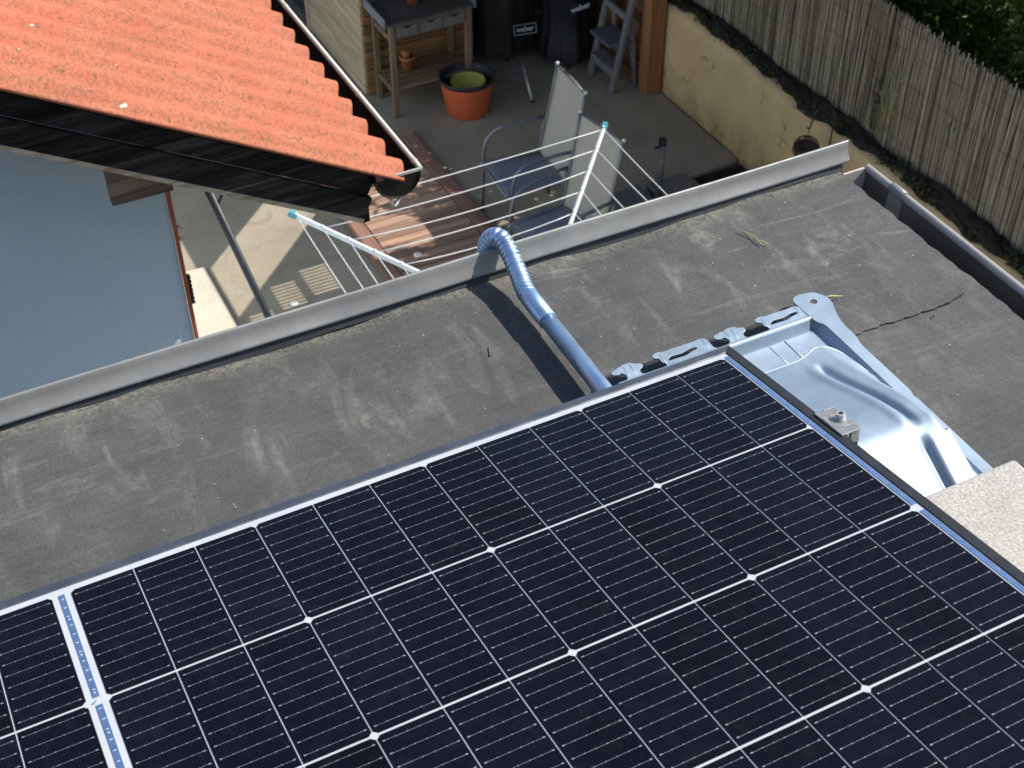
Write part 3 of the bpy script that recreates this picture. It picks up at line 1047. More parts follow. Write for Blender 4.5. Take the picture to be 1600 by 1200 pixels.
# ================================================================== CABLE CONDUIT
con = thing('cable_conduit', 'shiny steel cable conduit with ribbed hose bending over the roof edge', 'conduit', (.717, .1, .03))
rp = MB().tube([(.7165, -.12, .0312), (.7232, .255, .0312)], .0126, 24)
rp.build('pipe', MT['conduit'], con)
sv = MB()
sv.tube([(.7230, .246, .0312), (.7230, .2465, .0312), (.7238, .300, .0316), (.7242, .318, .0328)], [.0128, .0141, .0141, .0143], 24)
sv.build('sleeve', MT['conduit'], con)
ctrl = [(.7236, .308, .0328), (.7255, .326, .0348), (.7292, .345, .0390), (.7315, .366, .0462), (.7335, .386, .0540), (.7325, .404, .0632), (.7275, .4165, .0655), (.7220, .4265, .0570), (.7190, .4320, .0420), (.7172, .4345, .0200), (.7160, .4360, -.03), (.7155, .437, -.14), (.715, .438, -.5), (.715, .438, -1.2)]


def catmull(P, per):
    P = [Vector(p) for p in P]
    res = []
    for i in range(len(P) - 1):
        p0, p1, p2, p3 = P[max(i - 1, 0)], P[i], P[i + 1], P[min(i + 2, len(P) - 1)]
        for k in range(per):
            t = k / per
            res.append(.5 * ((2 * p1) + (-p0 + p2) * t + (2 * p0 - 5 * p1 + 4 * p2 - p3) * t * t + (-p0 + 3 * p1 - 3 * p2 + p3) * t ** 3))
    res.append(P[-1])
    return res


def resample(path, step):
    out_ = [path[0]]
    acc = 0.0
    for a, b in zip(path[:-1], path[1:]):
        L = (b - a).length
        s = step - acc
        while s <= L:
            out_.append(a.lerp(b, s / L))
            s += step
        acc = (acc + L) % step if L else acc
    return out_


hp = resample(catmull(ctrl[:12], 60), .00085)
hr = []
for i in range(len(hp)):
    ph = (i * .00085 / .0080) % 1.0
    hr.append(.0127 + .0015 * (abs(math.sin(math.pi * ph)) ** .6) - (.0016 if ph < .14 else 0))
hz = MB().tube(hp, hr, 26)
hz.build('ribbed_hose', MT['conduit'], con)
con_c = MB().tube([(.7155, .437, -.13), (.7155, .437, -2.2)], .012, 16)
con_c.build('drop_pipe', MT['conduit'], con)

# ================================================================== RED-ROOFED HOUSE
house = thing('house_with_corrugated_roof', 'pale rendered house with orange corrugated roof and black bargeboards', 'house', (0, 3, G))
sl_t = .565
EX, EZ = 1.337, -1.118


def zr(x):
    return EZ + (EX - x) * sl_t


# gable wall with sloping top, and side walls
gw = MB()
yb0, yb1 = 2.80, 9.0
gw.add([(-3.2, yb0, G), (.70, yb0, G), (.70, yb0, zr(.70) - .14), (-3.2, yb0, zr(-3.2) - .14), (-3.2, yb1, G), (.70, yb1, G), (.70, yb1, zr(.7) - .14), (-3.2, yb1, zr(-3.2) - .14)],
       [(0, 1, 2, 3), (1, 5, 6, 2), (5, 4, 7, 6), (4, 0, 3, 7), (3, 2, 6, 7)])
gw.build('wall', MT['wall'], house)
ctm = MB().box(.702, .714, 2.790, 2.806, G, -1.22)
ctm.build('corner_trim', MT['red_trim'], house)
wp = MB()
wp.tube([(.712, 2.80, -1.43), (.730, 2.79, -1.445)], .008, 8)
wp.tube([(.712, 2.80, -1.475), (.738, 2.785, -1.49)], .006, 8)
wp.build('wall_hook', MT['white_plastic'], house)
gr = MB()
for k in range(7):
    gr.box(.716, .730, 2.81, 2.83, -1.66 - .018 * k, -1.652 - .018 * k)
gr.build('vent_grille', MT['dark_metal'], house)

PIT = .134
ca, sa = math.cos(math.atan(sl_t)), math.sin(math.atan(sl_t))
for k in range(4):
    y0 = 2.286 + k * 7 * PIT
    n_y = 7 * 16 + 1 + (0 if k == 3 else 5)
    ya = y0 + np.arange(n_y) * PIT / 16
    s = np.linspace(0, 4.9, 40)
    Sg, Yq = np.meshgrid(s, ya)
    ph = 2 * np.pi * (Yq - 2.286 - .060) / PIT
    w = np.cos(ph)
    w = np.sign(w) * np.abs(w) ** .82
    hgt = .0185 * w + (.003 if k % 2 else 0)
    jig = .004 * np.sin(9 * Yq + k)
    Xq = EX - Sg * ca + hgt * sa + jig * (Sg < .01)
    Zq = EZ + .004 + Sg * sa + hgt * ca
    t = MB().grid(Xq, Yq, Zq)
    o = t.build('corrugated_sheet', MT['tile'], house)
    sd_ = o.modifiers.new('thick', 'SOLIDIFY')
    sd_.thickness = .011
    sd_.offset = 1.0
# bargeboards following the slope
for off0, off1, y0, y1, nm, mt in ((-.012, -.060, 2.352, 2.385, 'bargeboard', 'barge'), (-.061, -.134, 2.338, 2.362, 'bargeboard', 'barge'), (-.1365, -.221, 2.322, 2.345, 'bargeboard', 'barge'), (-.2215, -.240, 2.3235, 2.346, 'bare_edge', 'peeled')):
    xe_ = {-.012: 1.27, -.061: 1.258, -.1365: 1.236, -.2215: 1.205}[off0]
    b = MB()
    x0 = -3.3
    zz = lambda x, o: EZ + .026 + (EX - x) * sl_t - .021 + o
    cut = (off0 - off1) * .42
    P4 = [(x0, zz(x0, off1)), (xe_ - cut, zz(xe_ - cut, off1)), (xe_, zz(xe_, off0)), (x0, zz(x0, off0))]
    b.extr(P4, y0, y1, 'Y')
    o = b.build(nm, MT[mt], house)
    bev(o, .002, 2)
MB().box(.478, .66, 2.44, 2.470, -1.052, -.90).build('purlin', MT['purlin'], house)
MB().box(1.215, 1.235, 2.36, 8.9, -1.30, -1.13).build('fascia_board', MT['barge'], house)
# half-round gutter
hg = MB()
GX, GZ, GR = 1.313, -1.117, .0745
outr = [(GX + GR * math.cos(a), GZ + GR * math.sin(a)) for a in np.linspace(math.pi, 2 * math.pi, 20)]
inr = [(GX + (GR - .003) * math.cos(a), GZ + (GR - .003) * math.sin(a)) for a in np.linspace(2 * math.pi, math.pi, 20)]
hg.extr(outr + inr, 2.296, 8.8, 'Y', True, 0, False)
hgo = hg.build('gutter', MT['hgutter'], house)
MB().tube([(GX + GR + .004, 2.30, GZ + .002), (GX + GR + .004, 8.8, GZ + .002)], .0085, 12).build('rolled_edge', MT['bead'], hgo)
jb = MB()
for y in (2.345, 2.80, 3.5):
    jb.tube([(GX + GR + .004, y - .008, GZ + .002), (GX + GR + .004, y + .008, GZ + .002)], .0105, 12)
jb.build('joint_clip', MT['bead'], hgo)
ec = MB()
ec.add([(p[0], 2.294, p[1]) for p in outr] + [(GX, 2.294, GZ)], [tuple([i, i + 1, 20]) for i in range(19)])
ec.tube([(p[0], 2.293, p[1]) for p in outr], .0035, 6)
ec.build('end_cap', MT['hgutter'], hgo)
MB().bar((GX - .01, 2.296, GZ + .004), (GX + GR + .010, 2.296, GZ + .004), .007, .008).build('cap_rim', MT['bead'], hgo)
MB().tube([(1.285, 2.30, -1.185), (1.290, 2.30, -1.215), (1.302, 2.30, -1.225), (1.316, 2.30, -1.200)], .0055, 8).build('bracket', MT['white_plastic'], hgo)

# leaning dark pole beside the house
lp = thing('leaning_pole', 'thin black pole leaning beside the pale house corner', 'pole', (1.62, 3.5, G))
d_ = Vector((1.15072 - 1.00019, 0, -2.47832 + 1.82938))
a_ = Vector((1.00019, 3.5, -1.82938))
bt = a_ + d_ * ((G - a_.z) / d_.z)
MB().tube([a_ - d_ * .20, bt], .0160, 12).build('shaft', MT['dark_metal'], lp)
MB().tube([a_ + d_ * .06 + Vector((.012, 0, 0)), a_ + d_ * .04 + Vector((.035, 0, .02)), a_ + d_ * 0 + Vector((.05, 0, .03)), a_ - d_ * .03 + Vector((.045, 0, .05))], .007, 8).build('hook', MT['dark_metal'], lp)

# ================================================================== RETAINING WALL, FENCE, HEDGE
rw = MB()
yw = np.linspace(-2, 12, 240)
ztop = G + .745 + .012 * np.sin(3.1 * yw) + .008 * np.sin(11 * yw + 1) + .006 * np.sin(29 * yw)
face = 5.548 + .004 * np.sin(4 * yw) + .003 * np.sin(13 * yw)
rows = [(0, 0.0, -.6), (0, 0.0, .0), (0, 0.004, .25), (0, 0.0, .5), (0, .003, .9), (0, .015, 1.0), (1, .13, 1.0), (1, .14, -.5)]
Xw = np.array([face + r[1] for r in rows])
Zw = np.array([np.where(r[2] <= 0, G + r[2], G + (ztop - G) * r[2]) for r in rows])
rw.grid(Xw, np.array([yw] * len(rows)), Zw)
tag(rw.build('retaining_wall', MT['ochre'], loc=(5.55, 5, G)), 'cracked ochre rendered retaining wall below the reed fence', 'wall')

# earth ledge between wall and fence
lg = MB()
xl = np.linspace(0, 1, 16)[:, None]
yl = np.linspace(-2, 12, 420)[None, :]
r1 = rng.normal(0, 1, (16, 420))
for _ in range(2):
    r1 = (r1 + np.roll(r1, 1, 1) + np.roll(r1, -1, 1)) / 2.2
Xl = 5.585 + .22 * xl + 0 * yl + .004 * r1
Xl[0] = 5.567 + .006 * r1[0]
Zl = G + .735 + .05 * np.sin(np.pi * np.clip(xl * 1.1, 0, 1)) + .014 * r1 + .02 * np.sin(5 * yl)
Zl[0] = G + .72
lg.grid(Xl, yl + 0 * xl, Zl)
tag(lg.build('earth_ledge', MT['soil'], loc=(5.65, 5, G)), kind='structure')


def leaves(name, P, size, mat, parent=None, loc=None, updir=0.0, aspect=.55):
    P = np.asarray(P)
    n = len(P)
    d = rng.normal(0, 1, (n, 3))
    d[:, 2] += updir
    d /= np.linalg.norm(d, axis=1)[:, None]
    e = np.cross(d, rng.normal(0, 1, (n, 3)))
    e /= np.linalg.norm(e, axis=1)[:, None] + 1e-9
    nn = np.cross(d, e)
    s = (size * rng.uniform(.6, 1.35, n))[:, None]
    a = P - d * s * .5
    b = P + e * s * aspect * .5 + nn * s * .10
    c = P + d * s * .5
    f = P - e * s * aspect * .5 + nn * s * .10
    org = np.array(worg(parent)) if parent is not None else np.array(loc)
    V = np.stack([a, b, c, f], 1).reshape(-1, 3) - org
    me = bpy.data.meshes.new(name)
    me.vertices.add(4 * n)
    me.vertices.foreach_set('co', V.ravel().astype(np.float32))
    me.loops.add(6 * n)
    base = np.arange(n)[:, None] * 4
    me.loops.foreach_set('vertex_index', (base + np.array([0, 1, 2, 0, 2, 3])[None, :]).ravel().astype(np.int32))
    me.polygons.add(2 * n)
    me.polygons.foreach_set('loop_start', np.arange(0, 6 * n, 3, dtype=np.int32))
    me.update(calc_edges=True)
    me.materials.append(mat)
    o = bpy.data.objects.new(name, me)
    col.objects.link(o)
    if parent is not None:
        o.parent = parent
    else:
        o.location = loc
        WORG[o] = Vector(loc)
    return o


n = 5200
yy_ = rng.uniform(2.8, 8.2, n)
clump = np.sin(yy_ * 6.1) + np.sin(yy_ * 14.7 + 2) + rng.normal(0, .8, n)
keep = clump > .2
yy_ = yy_[keep]
n = len(yy_)
xx_ = 5.575 + rng.beta(1.2, 2.0, n) * .16
lo = leaves('ground_cover', np.stack([xx_, yy_, G + .755 + rng.uniform(0, .055, n)], 1), .030, MT['weedleaf'], None, (5.65, 5, G + .75), .3)
tag(lo, 'dark ivy and weeds growing along the earth ledge', 'weeds', kind='stuff')

fen = thing('reed_fence', 'weathered grey-brown reed screen standing on the earth ledge', 'fence', (5.74, 5, G + .70))
rd = MB()
y = 2.2
zb, ztp = G + .72, G + 1.67
while y < 9.2:
    w = random.uniform(.0055, .0105)
    lean = random.gauss(0, .018)
    x = 5.742 + random.uniform(-.011, .011)
    hi = ztp + random.gauss(0, .012) + .012 * math.sin(y * 4) - (.10 if random.random() < .012 else 0)
    a = (x, y, zb)
    m_ = (x + random.gauss(0, .004), y + lean * .5 + random.gauss(0, .004), (zb + hi) / 2)
    c = (x + random.gauss(0, .006), y + lean, hi)
    rd.tube([a, m_, c], [w * .55, w * .5, w * .42], 5, 0, True, False)
    y += w * random.uniform(.72, 1.05)
ro = rd.build('reeds', MT['reed'], fen)
ro['kind'] = 'stuff'
bk = MB()
y = 2.2
while y < 9.2:
    w = random.uniform(.009, .014)
    x = 5.762 + random.uniform(-.004, .004)
    hi = ztp + random.gauss(0, .02) - .015
    rd_l = random.gauss(0, .03)
    bk.tube([(x, y, zb), (x, y + rd_l, hi)], [w * .6, w * .5], 4, 0, True, False)
    y += w * .8
bo2 = bk.build('back_reeds', MT['reed'], fen)
bo2['kind'] = 'stuff'
for zz_ in (.16, .36, .56, .76, .90):
    p_ = [(5.7285 + random.uniform(-.002, .002), yq, G + .72 + zz_ + .006 * math.sin(yq * 3 + zz_ * 9)) for yq in np.linspace(2.2, 9.2, 60)]
    MB().tube(p_, .0013, 4).build('binding_wire', MT['rust'], fen)

hedge = thing('tall_hedge', 'tall dense dark green hedge behind the reed fence', 'hedge', (6.5, 4.5, G + .70))
HB = G + .7


def hedge_pts(n, x0, x1, y0, y1, z0, z1, surf=True):
    xx = x0 + (x1 - x0) * (rng.beta(1.0, 2.6, n) if surf else rng.uniform(0, 1, n))
    yy = rng.uniform(y0, y1, n)
    zz = rng.uniform(z0, z1, n)
    xx += .12 * np.sin(yy * 4.3 + zz * 2.1) + .10 * np.sin(zz * 6.0 + yy * 2.7) + .07 * np.sin(yy * 11 + 1)
    return np.stack([xx, yy, zz], 1)


near = hedge_pts(30000, 5.98, 6.45, 3.0, 6.2, HB + .3, HB + 2.4)
g_ = np.sin(near[:, 1] * 9 + near[:, 2] * 5) + np.sin(near[:, 2] * 13 - near[:, 1] * 4) + rng.normal(0, .7, len(near))
near = near[(g_ > -.9)]
leaves('foliage', near, .036, MT['hedgeleaf'], hedge)
top_y = lambda yv: -1.38 + .14 * np.sin(2.1 * yv + .5) + .09 * np.sin(6.3 * yv)
far = hedge_pts(34000, 6.05, 7.1, .5, 10.4, HB, -.6, False)
far = far[far[:, 2] < top_y(far[:, 1]) + rng.normal(0, .10, len(far))]
leaves('inner_foliage', far, .15, MT['hedgeleaf'], hedge)
st_ = MB()
for k in range(16):
    yv = .8 + k * .55 + random.uniform(-.1, .1)
    xv = 6.55 + random.uniform(-.15, .15)
    st_.tube([(xv, yv, HB - .1), (xv + random.gauss(0, .06), yv + random.gauss(0, .06), -2.6), (xv + random.gauss(0, .1), yv + random.gauss(0, .12), -1.4)], [.035, .025, .008], 7)
st_.build('stem', MT['bark'], hedge)


def tree(label, x, y, z0, blobs, n, sz):
    t = thing('garden_tree', label, 'tree', (x, y, z0), 'trees behind the hedge')
    zt = max(b[2] for b in blobs)
    MB().tube([(x, y, z0 - .1), (x + .05, y - .03, (z0 + zt) / 2), (x, y + .04, zt)], [.13, .09, .03], 10).build('trunk', MT['bark'], t)
    lm = MB()
    P = []
    vol = sum(b[3] ** 2 * b[4] for b in blobs)
    for bx, by, bz, br, bh in blobs:
        c = Vector((bx, by, bz))
        s0 = Vector((x, y, bz - bh * .9))
        lm.tube([s0, s0.lerp(c, .6) + Vector((0, 0, .1)), c], [.045, .025, .008], 6)
        m = int(n * br ** 2 * bh / vol)
        dd = rng.normal(0, 1, (m, 3))
        dd /= np.linalg.norm(dd, axis=1)[:, None]
        rad = (rng.uniform(.05, 1, m) ** .4) * (1 + .12 * np.sin(dd[:, 0] * 9 + dd[:, 2] * 7) + .10 * np.sin(dd[:, 1] * 13))
        P.append(np.array([bx, by, bz]) + dd * rad[:, None] * np.array([br, br, bh]))
    lm.build('limbs', MT['bark'], t)
    leaves('crown', np.concatenate(P), sz, MT['hedgeleaf'], t)
    return t


tree('leafy tree behind the hedge, nearer the flat roof', 7.3, 4.8, HB, [(7.35, 4.90, -.80, .44, .48), (7.3, 4.92, -.05, .38, .40), (7.4, 4.30, -.3, .5, .7)], 8000, .085)
tree('leafy tree behind the hedge, farther from the flat roof', 7.3, 6.8, HB, [(7.35, 6.80, -.75, .42, .60), (7.3, 6.80, .10, .36, .40), (7.45, 7.5, -.4, .5, .8)], 8000, .085)

# flowering weeds hanging on the fence
for k, (yv, zv, c1, lab) in enumerate(((4.967, -3.33, 0, 'small white-flowered climbing weed on the reed fence'), (4.82, -3.27, 1, 'pale dry seed stalks sticking out of the reed fence'))):
    wd = thing('climbing_weed', lab, 'weed', (5.71, yv, zv - .3), 'weeds on the fence')
    sm2 = MB()
    pts_ = []
    for j in range(7):
        a0 = Vector((5.722, yv + random.gauss(0, .02), zv - .34))
        b0 = Vector((5.70 + random.gauss(0, .012), yv + random.gauss(0, .05), zv + random.uniform(-.12, .16)))
        sm2.tube([a0, a0.lerp(b0, .5) + Vector((-.012, 0, 0)), b0], .0016, 5)
        for _ in range(9):
            p = a0.lerp(b0, random.uniform(.5, 1)) + Vector((random.gauss(-.008, .006), random.gauss(0, .014), random.gauss(0, .02)))
            pts_.append(tuple(p))
    sm2.build('stalk', MT['weedleaf'] if c1 == 0 else MT['straw'], wd)
    leaves('leaf', np.array(pts_[::2]), .022, MT['weedleaf'] if c1 == 0 else MT['straw'], wd)
    leaves('flower', np.array(pts_[1::3]), .012, MT['white_plastic'], wd)

# ================================================================== GARDEN SHED
shed = thing('garden_shed', 'timber garden shed clad in horizontal larch boards with an open niche', 'shed', (4.4, 8.5, G))
PH = .0755


def board(src, cache, name, loc, size, mat):
    key = (name, size)
    if key not in cache:
        x, yv, z = size
        o = MB().box(-x / 2, x / 2, -yv / 2, yv / 2, 0, z).build(name, mat)
        WORG.pop(o, None)
        bev(o, .004, 1)
        o.parent = shed
        cache[key] = o
    else:
        o = inst(cache[key], shed, (0, 0, 0))
    o.location = Vector(loc) - WORG[shed]
    return o


cache = {}
for k in range(29):
    z = G + .01 + k * PH
    board(shed, cache, 'board', (3.895, 8.222, z), (.93, .022, PH - .007), MT['shed'])
    board(shed, cache, 'side_board', (3.425, 8.85, z), (.022, 1.23, PH - .004), MT['shedside'])
    board(shed, cache, 'back_board', (4.90, 8.86, z), (1.10, .022, PH - .006), MT['shed'])
    board(shed, cache, 'right_board', (5.435, 8.07, z), (.022, 1.50, PH - .006), MT['shedright'])
    board(shed, cache, 'niche_board', (4.362, 8.54, z), (.022, .60, PH - .006), MT['shedright'])
MB().box(3.45, 4.35, 8.236, 9.6, G, G + 2.2).build('core', MT['glassdark'], shed)
bev(MB().box(5.385, 5.525, 7.195, 7.315, G, G + 2.2).build('post', MT['post'], shed), .006)
MB().box(3.405, 3.435, 9.47, 9.53, G, G + 2.2).build('corner_batten', MT['shedside'], shed)
MB().box(3.41, 3.43, 9.535, 10.6, G + .12, G + 1.9).build('window_pane', MT['glassdark'], shed)
MB().box(3.39, 3.44, 9.53, 10.6, G + .02, G + .115).build('window_sill', MT['zinc_top'], shed)
MB().box(3.25, 5.62, 7.05, 10.7, G + 2.205, G + 2.30).build('roof', MT['zinc_top'], shed)

SC = 2.4  # height of the added, unseen panels that shape sunlight on the patio


def sun_shift(pts):
    return [(a + SC, b - .2 * SC) for a, b in pts]


wins = []
for x0, x1, y0, y1 in ((1.66, 1.82, 5.74, 6.02), (1.885, 2.06, 5.97, 6.26), (2.12, 2.31, 6.02, 6.345)):
    yv = y0
    while yv + .018 < y1:
        wins.append(sun_shift([(x0, yv), (x1, yv), (x1, yv + .0185), (x0, yv + .0185)]))
        yv += .0345
plate('added_sun_louvre', [sun_shift([(1.575, 5.55), (2.56, 5.55), (2.56, 6.98), (1.575, 5.995)])] + wins, G + SC, .008, MT['shed'], shed)  # added above the view to cut slits of sun into the patio shade
plate('added_shade_panel', [sun_shift([(1.575, 6.60), (2.40, 7.41), (2.40, 7.95), (1.575, 7.95)])], G + SC, .012, MT['shed'], shed)  # added above the view, its slanted edge bounds the diagonal sun strip
for xa in (3.99, 4.945):  # arms and brackets added only to hold the unseen shading panels
    MB().box(xa - .02, xa + .02, 5.03, 7.6, G + SC + .008, G + SC + .058).build('added_shade_arm', MT['shedright'], shed)
    MB().box(xa - .02, xa + .02, 7.3, 7.5, G + 2.302, G + SC - .008).build('added_shade_bracket', MT['shedright'], shed)

# ================================================================== DECK
deck = thing('wooden_deck', 'low red-brown timber deck with a border board, half in sun', 'deck', (3.05, 6.2, G))
dz0, dz1 = G + .012, G + .048
d0 = None
yv = 4.0
while yv < 7.46:
    if d0 is None:
        d0 = bev(MB().box(2.712, 3.386, 6.2 - .0355, 6.2 + .0355, dz0, dz1).build('plank', MT['deck'], deck), .003, 1)
        d0.location = (0, yv + .0375 - 6.2, 0)
    else:
        inst(d0, deck, (0, yv + .0375 - 6.2, 0))
    yv += .077
yl_ = yv
for x0, x1 in ((2.60, 2.704), (3.394, 3.50)):
    bev(MB().box(x0, x1, 3.9, yl_ - .004, dz0, dz1 + .002).build('border_plank', MT['deckborder'], deck), .004, 1)
bev(MB().box(2.60, 3.50, yl_, yl_ + .10, dz0, dz1 + .002).build('border_plank', MT['deck'], deck), .004, 1)
for x_, y_, z_, lab in ((2.89, 6.05, dz1, 'small white round spotlight set in the wooden deck'), (1.97, 5.99, G, 'small white round spotlight set in the concrete paving')):
    sp = MB().lathe([(0.0, .012), (.020, .011), (.027, .006), (.028, 0.0)], (x_, y_, z_ + .001), 18)
    tag(sp.build('ground_spotlight', MT['white_plastic'], loc=(x_, y_, z_)), lab, 'spotlight', 'ground spotlights')

# ================================================================== POTTING TABLE
tb = thing('potting_table', 'wooden potting table with grey metal top, drawers and a slatted shelf', 'table', (3.82, 8.0, G))
TX0, TX1, TY0, TY1, TZ = 3.450, 4.18, 7.79, 8.19, G + .81
for x in (TX0 + .055, TX1 - .045):
    for yv in (TY0 + .035, TY1 - .03):
        bev(MB().box(x - .021, x + .021, yv - .021, yv + .021, G, TZ - .022).build('leg', MT['tablewood'], tb), .003, 1)
bev(MB().box(TX0, TX1, TY0, TY1, TZ - .02, TZ).build('top', MT['zinc_top'], tb), .003, 1)
for x0, x1, y0, y1 in ((TX0 - .014, TX0 - .001, TY0, TY1), (TX1 + .001, TX1 + .014, TY0, TY1), (TX0, TX1, TY1 + .001, TY1 + .015)):
    bev(MB().box(x0, x1, y0, y1, TZ - .03, TZ + .05).build('rim_board', MT['stool'], tb), .002, 1)
for i in range(3):
    x0 = TX0 + .085 + i * .196
    dr = bev(MB().box(x0, x0 + .178, TY0 + .012, TY1 - .08, TZ - .135, TZ - .045).build('drawer', MT['drawer'], tb), .003, 1)
    hs = MB().prism([(x0 + .05 + .078 * (k / 10), -(TY0 + .0105) * 0 + (TZ - .045) - .022 * math.sin(math.pi * k / 10)) for k in range(11)], 0, .002)
    hs.v = [(a, TY0 + .0118 - c, b) for a, b, c in hs.v]
    hs.build('finger_slot', MT['tubin'], dr)
    if i < 2:
        MB().box(x0 + .181, x0 + .193, TY0 + .014, TY1 - .05, TZ - .14, TZ - .022).build('divider', MT['tablewood'], tb)
MB().box(TX0 + .08, TX1 - .07, TY0 + .016, TY0 + .030, TZ - .042, TZ - .022).build('apron', MT['shelfwood'], tb)
MB().box(TX0 + .08, TX1 - .07, TY1 - .04, TY1 - .02, TZ - .16, TZ - .022).build('apron', MT['shelfwood'], tb)
for x in (TX0 + .055, TX1 - .045):
    MB().box(x - .012, x + .012, TY0 + .058, TY1 - .053, G + .20, G + .235).build('shelf_rail', MT['tablewood'], tb)
    MB().box(x - .012, x + .012, TY0 + .058, TY1 - .053, TZ - .17, TZ - .13).build('side_rail', MT['tablewood'], tb)
for k in range(5):
    y0 = TY0 + .022 + k * .068
    bev(MB().box(TX0 + .08 if k in (0, 4) else TX0 + .035, TX1 - .07 if k in (0, 4) else TX1 - .025, y0, y0 + .056, G + .236, G + .254).build('shelf_slat', MT['shelfwood'], tb), .002, 1)


def pot(x, y, z, r, h, lab, group, inner=0):
    t = thing('flower_pot', lab, 'flower pot', (x, y, z), group)
    MB().lathe([(0, 0), (r * .68, 0), (r * .9, h * .78), (r, h * .78), (r, h), (r * .88, h), (r * .86, h * .75), (r * .62, .02), (0, .02)], (x, y, z), 24).build('body', MT['terracotta'], t)
    if inner:
        MB().lathe([(r * .45, h * .4), (r * .52, h * 1.12), (r * .62, h * 1.14), (r * .62, h * 1.40), (r * .45, h * 1.44), (0, h * 1.40)], (x - .01, y, z), 20).build('stacked_pot', MT['terracotta'], t)
    return t


pot(3.715, 8.055, G + .255, .062, .115, 'terracotta pot with smaller pots stacked in it on the table shelf', 'terracotta pots', 1)
pot(3.775, 8.03, TZ + .001, .062, .12, 'terracotta pot standing on top of the potting table', 'terracotta pots')

# ================================================================== TUB AND BOWL
tbx, tby = 4.040, 7.660
tub = thing('garden_tub', 'big orange flexible tub with a black inside and rim', 'tub', (tbx, tby, G))
wb = lambda a, z: 1 + (.02 * math.cos(2 * a + .6) if z > .15 else 0)
MB().lathe([(0, 0), (.155, 0), (.165, .012), (.205, .275)], (tbx, tby, G), 40, 0, True, wb).build('shell', MT['tub'], tub)
MB().lathe([(.205, .275), (.214, .288), (.216, .312), (.208, .316), (.200, .300), (.160, .03), (0, .028)], (tbx, tby, G), 40, 0, True, wb).build('lining', MT['tubin'], tub)
for a in (-.47, -.47 + math.pi):
    c = Vector((tbx + .212 * math.cos(a), tby + .212 * math.sin(a), G + .312))
    tv = Vector((-math.sin(a), math.cos(a), 0))
    MB().tube([c - tv * .06, c - tv * .045 + Vector((0, 0, .018)), c + Vector((0, 0, .026)), c + tv * .045 + Vector((0, 0, .018)), c + tv * .06], .010, 8).build('handle', MT['tubin'], tub)
bw = MB().lathe([(0, .03), (.075, .03), (.128, .225), (.134, .230), (.136, .245), (.128, .245), (.122, .225), (.07, .045), (0, .045)], (tbx + .005, tby - .012, G + .03), 36)
tag(bw.build('yellow_bowl', MT['bowl'], loc=(tbx, tby, G + .06)), 'olive yellow bowl sitting inside the orange tub', 'bowl')


# ================================================================== BARBECUES UNDER COVERS
def text_mesh(name, txt, size, mat, parent, loc, rx, rz, tilt=0.0):
    cu = bpy.data.curves.new(name, 'FONT')
    cu.body = txt
    cu.size = size
    cu.extrude = .0008
    cu.offset = size * .012
    cu.align_x = 'CENTER'
    cu.align_y = 'CENTER'
    t = bpy.data.objects.new(name, cu)
    col.objects.link(t)
    dg = bpy.context.evaluated_depsgraph_get()
    me = bpy.data.meshes.new_from_object(t.evaluated_get(dg))
    bpy.data.objects.remove(t)
    me.materials.clear()
    me.materials.append(mat)
    o = bpy.data.objects.new(name, me)
    col.objects.link(o)
    o.parent = parent
    o.location = Vector(loc) - worg(parent)
    mtx = Matrix.Rotation(rz, 4, 'Z') @ Matrix.Rotation(rx, 4, 'X') @ Matrix.Rotation(tilt, 4, 'Z')
    o.rotation_euler = mtx.to_euler()
    return o


def cover(cx, cy, rb, rt_, h, seed, ax=1.0, ay=1.0):
    rr = random.Random(seed)
    ph = [rr.uniform(0, 6.28) for _ in range(4)]

    def wob(a, z):
        t = 1 - z / h
        fold = .055 * math.sin(7 * a + ph[0]) + .045 * math.sin(11 * a + ph[1]) + .035 * math.sin(4 * a + ph[2] + 3 * z)
        e = 1 / math.sqrt((math.cos(a) / ax) ** 2 + (math.sin(a) / ay) ** 2)
        return e * (1 + fold * (t ** .7 if t > 0 else 0))
    prof_ = []
    for k in range(26):
        t = k / 25
        z = .10 + (h - .10) * t
        r = rb + (rt_ - rb) * (t ** .8) + .02 * math.sin(t * 9 + seed)
        if t > .9:
            r *= math.sqrt(max(0.0, 1 - ((t - .9) / .1) ** 2)) * .9 + .1
        prof_.append((r, z))
    prof_.append((0.0, h + .005))
    return MB().lathe(prof_, (cx, cy, G), 72, 0, True, wob)


bq1 = thing('covered_barbecue', 'barbecue under a black cover with a white framed logo, beside the potting table', 'barbecue', (4.71, 8.38, G), 'covered barbecues')
cover(4.71, 8.38, .285, .27, 1.02, 3, 1.0, .92).build('cover', MT['bbq'], bq1)
for a in (.3, 2.4, 4.5):
    MB().tube([(4.71 + .16 * math.cos(a), 8.38 + .16 * math.sin(a), G), (4.71 + .1 * math.cos(a), 8.38 + .1 * math.sin(a), G + .3)], .014, 10).build('leg', MT['dark_metal'], bq1)
L1 = Vector((4.775, 8.100, G + .318))
text_mesh('logo', 'weber', .058, MT['logo'], bq1, L1, R(76), R(-14), R(2))
fr = MB()
for (a0, b0), (a1, b1) in (((-.092, -.040), (.092, -.040)), ((.092, -.040), (.092, .038)), ((.092, .038), (-.092, .038)), ((-.092, .038), (-.092, -.040))):
    fr.bar((a0, b0, 0), (a1, b1, 0), .004, .0012)
fo = fr.build('logo_frame', MT['logo'])
WORG.pop(fo, None)
fo.parent = bq1
fo.location = L1 - worg(bq1)
fo.rotation_euler = (Matrix.Rotation(R(-14), 4, 'Z') @ Matrix.Rotation(R(76), 4, 'X') @ Matrix.Rotation(R(2), 4, 'Z')).to_euler()
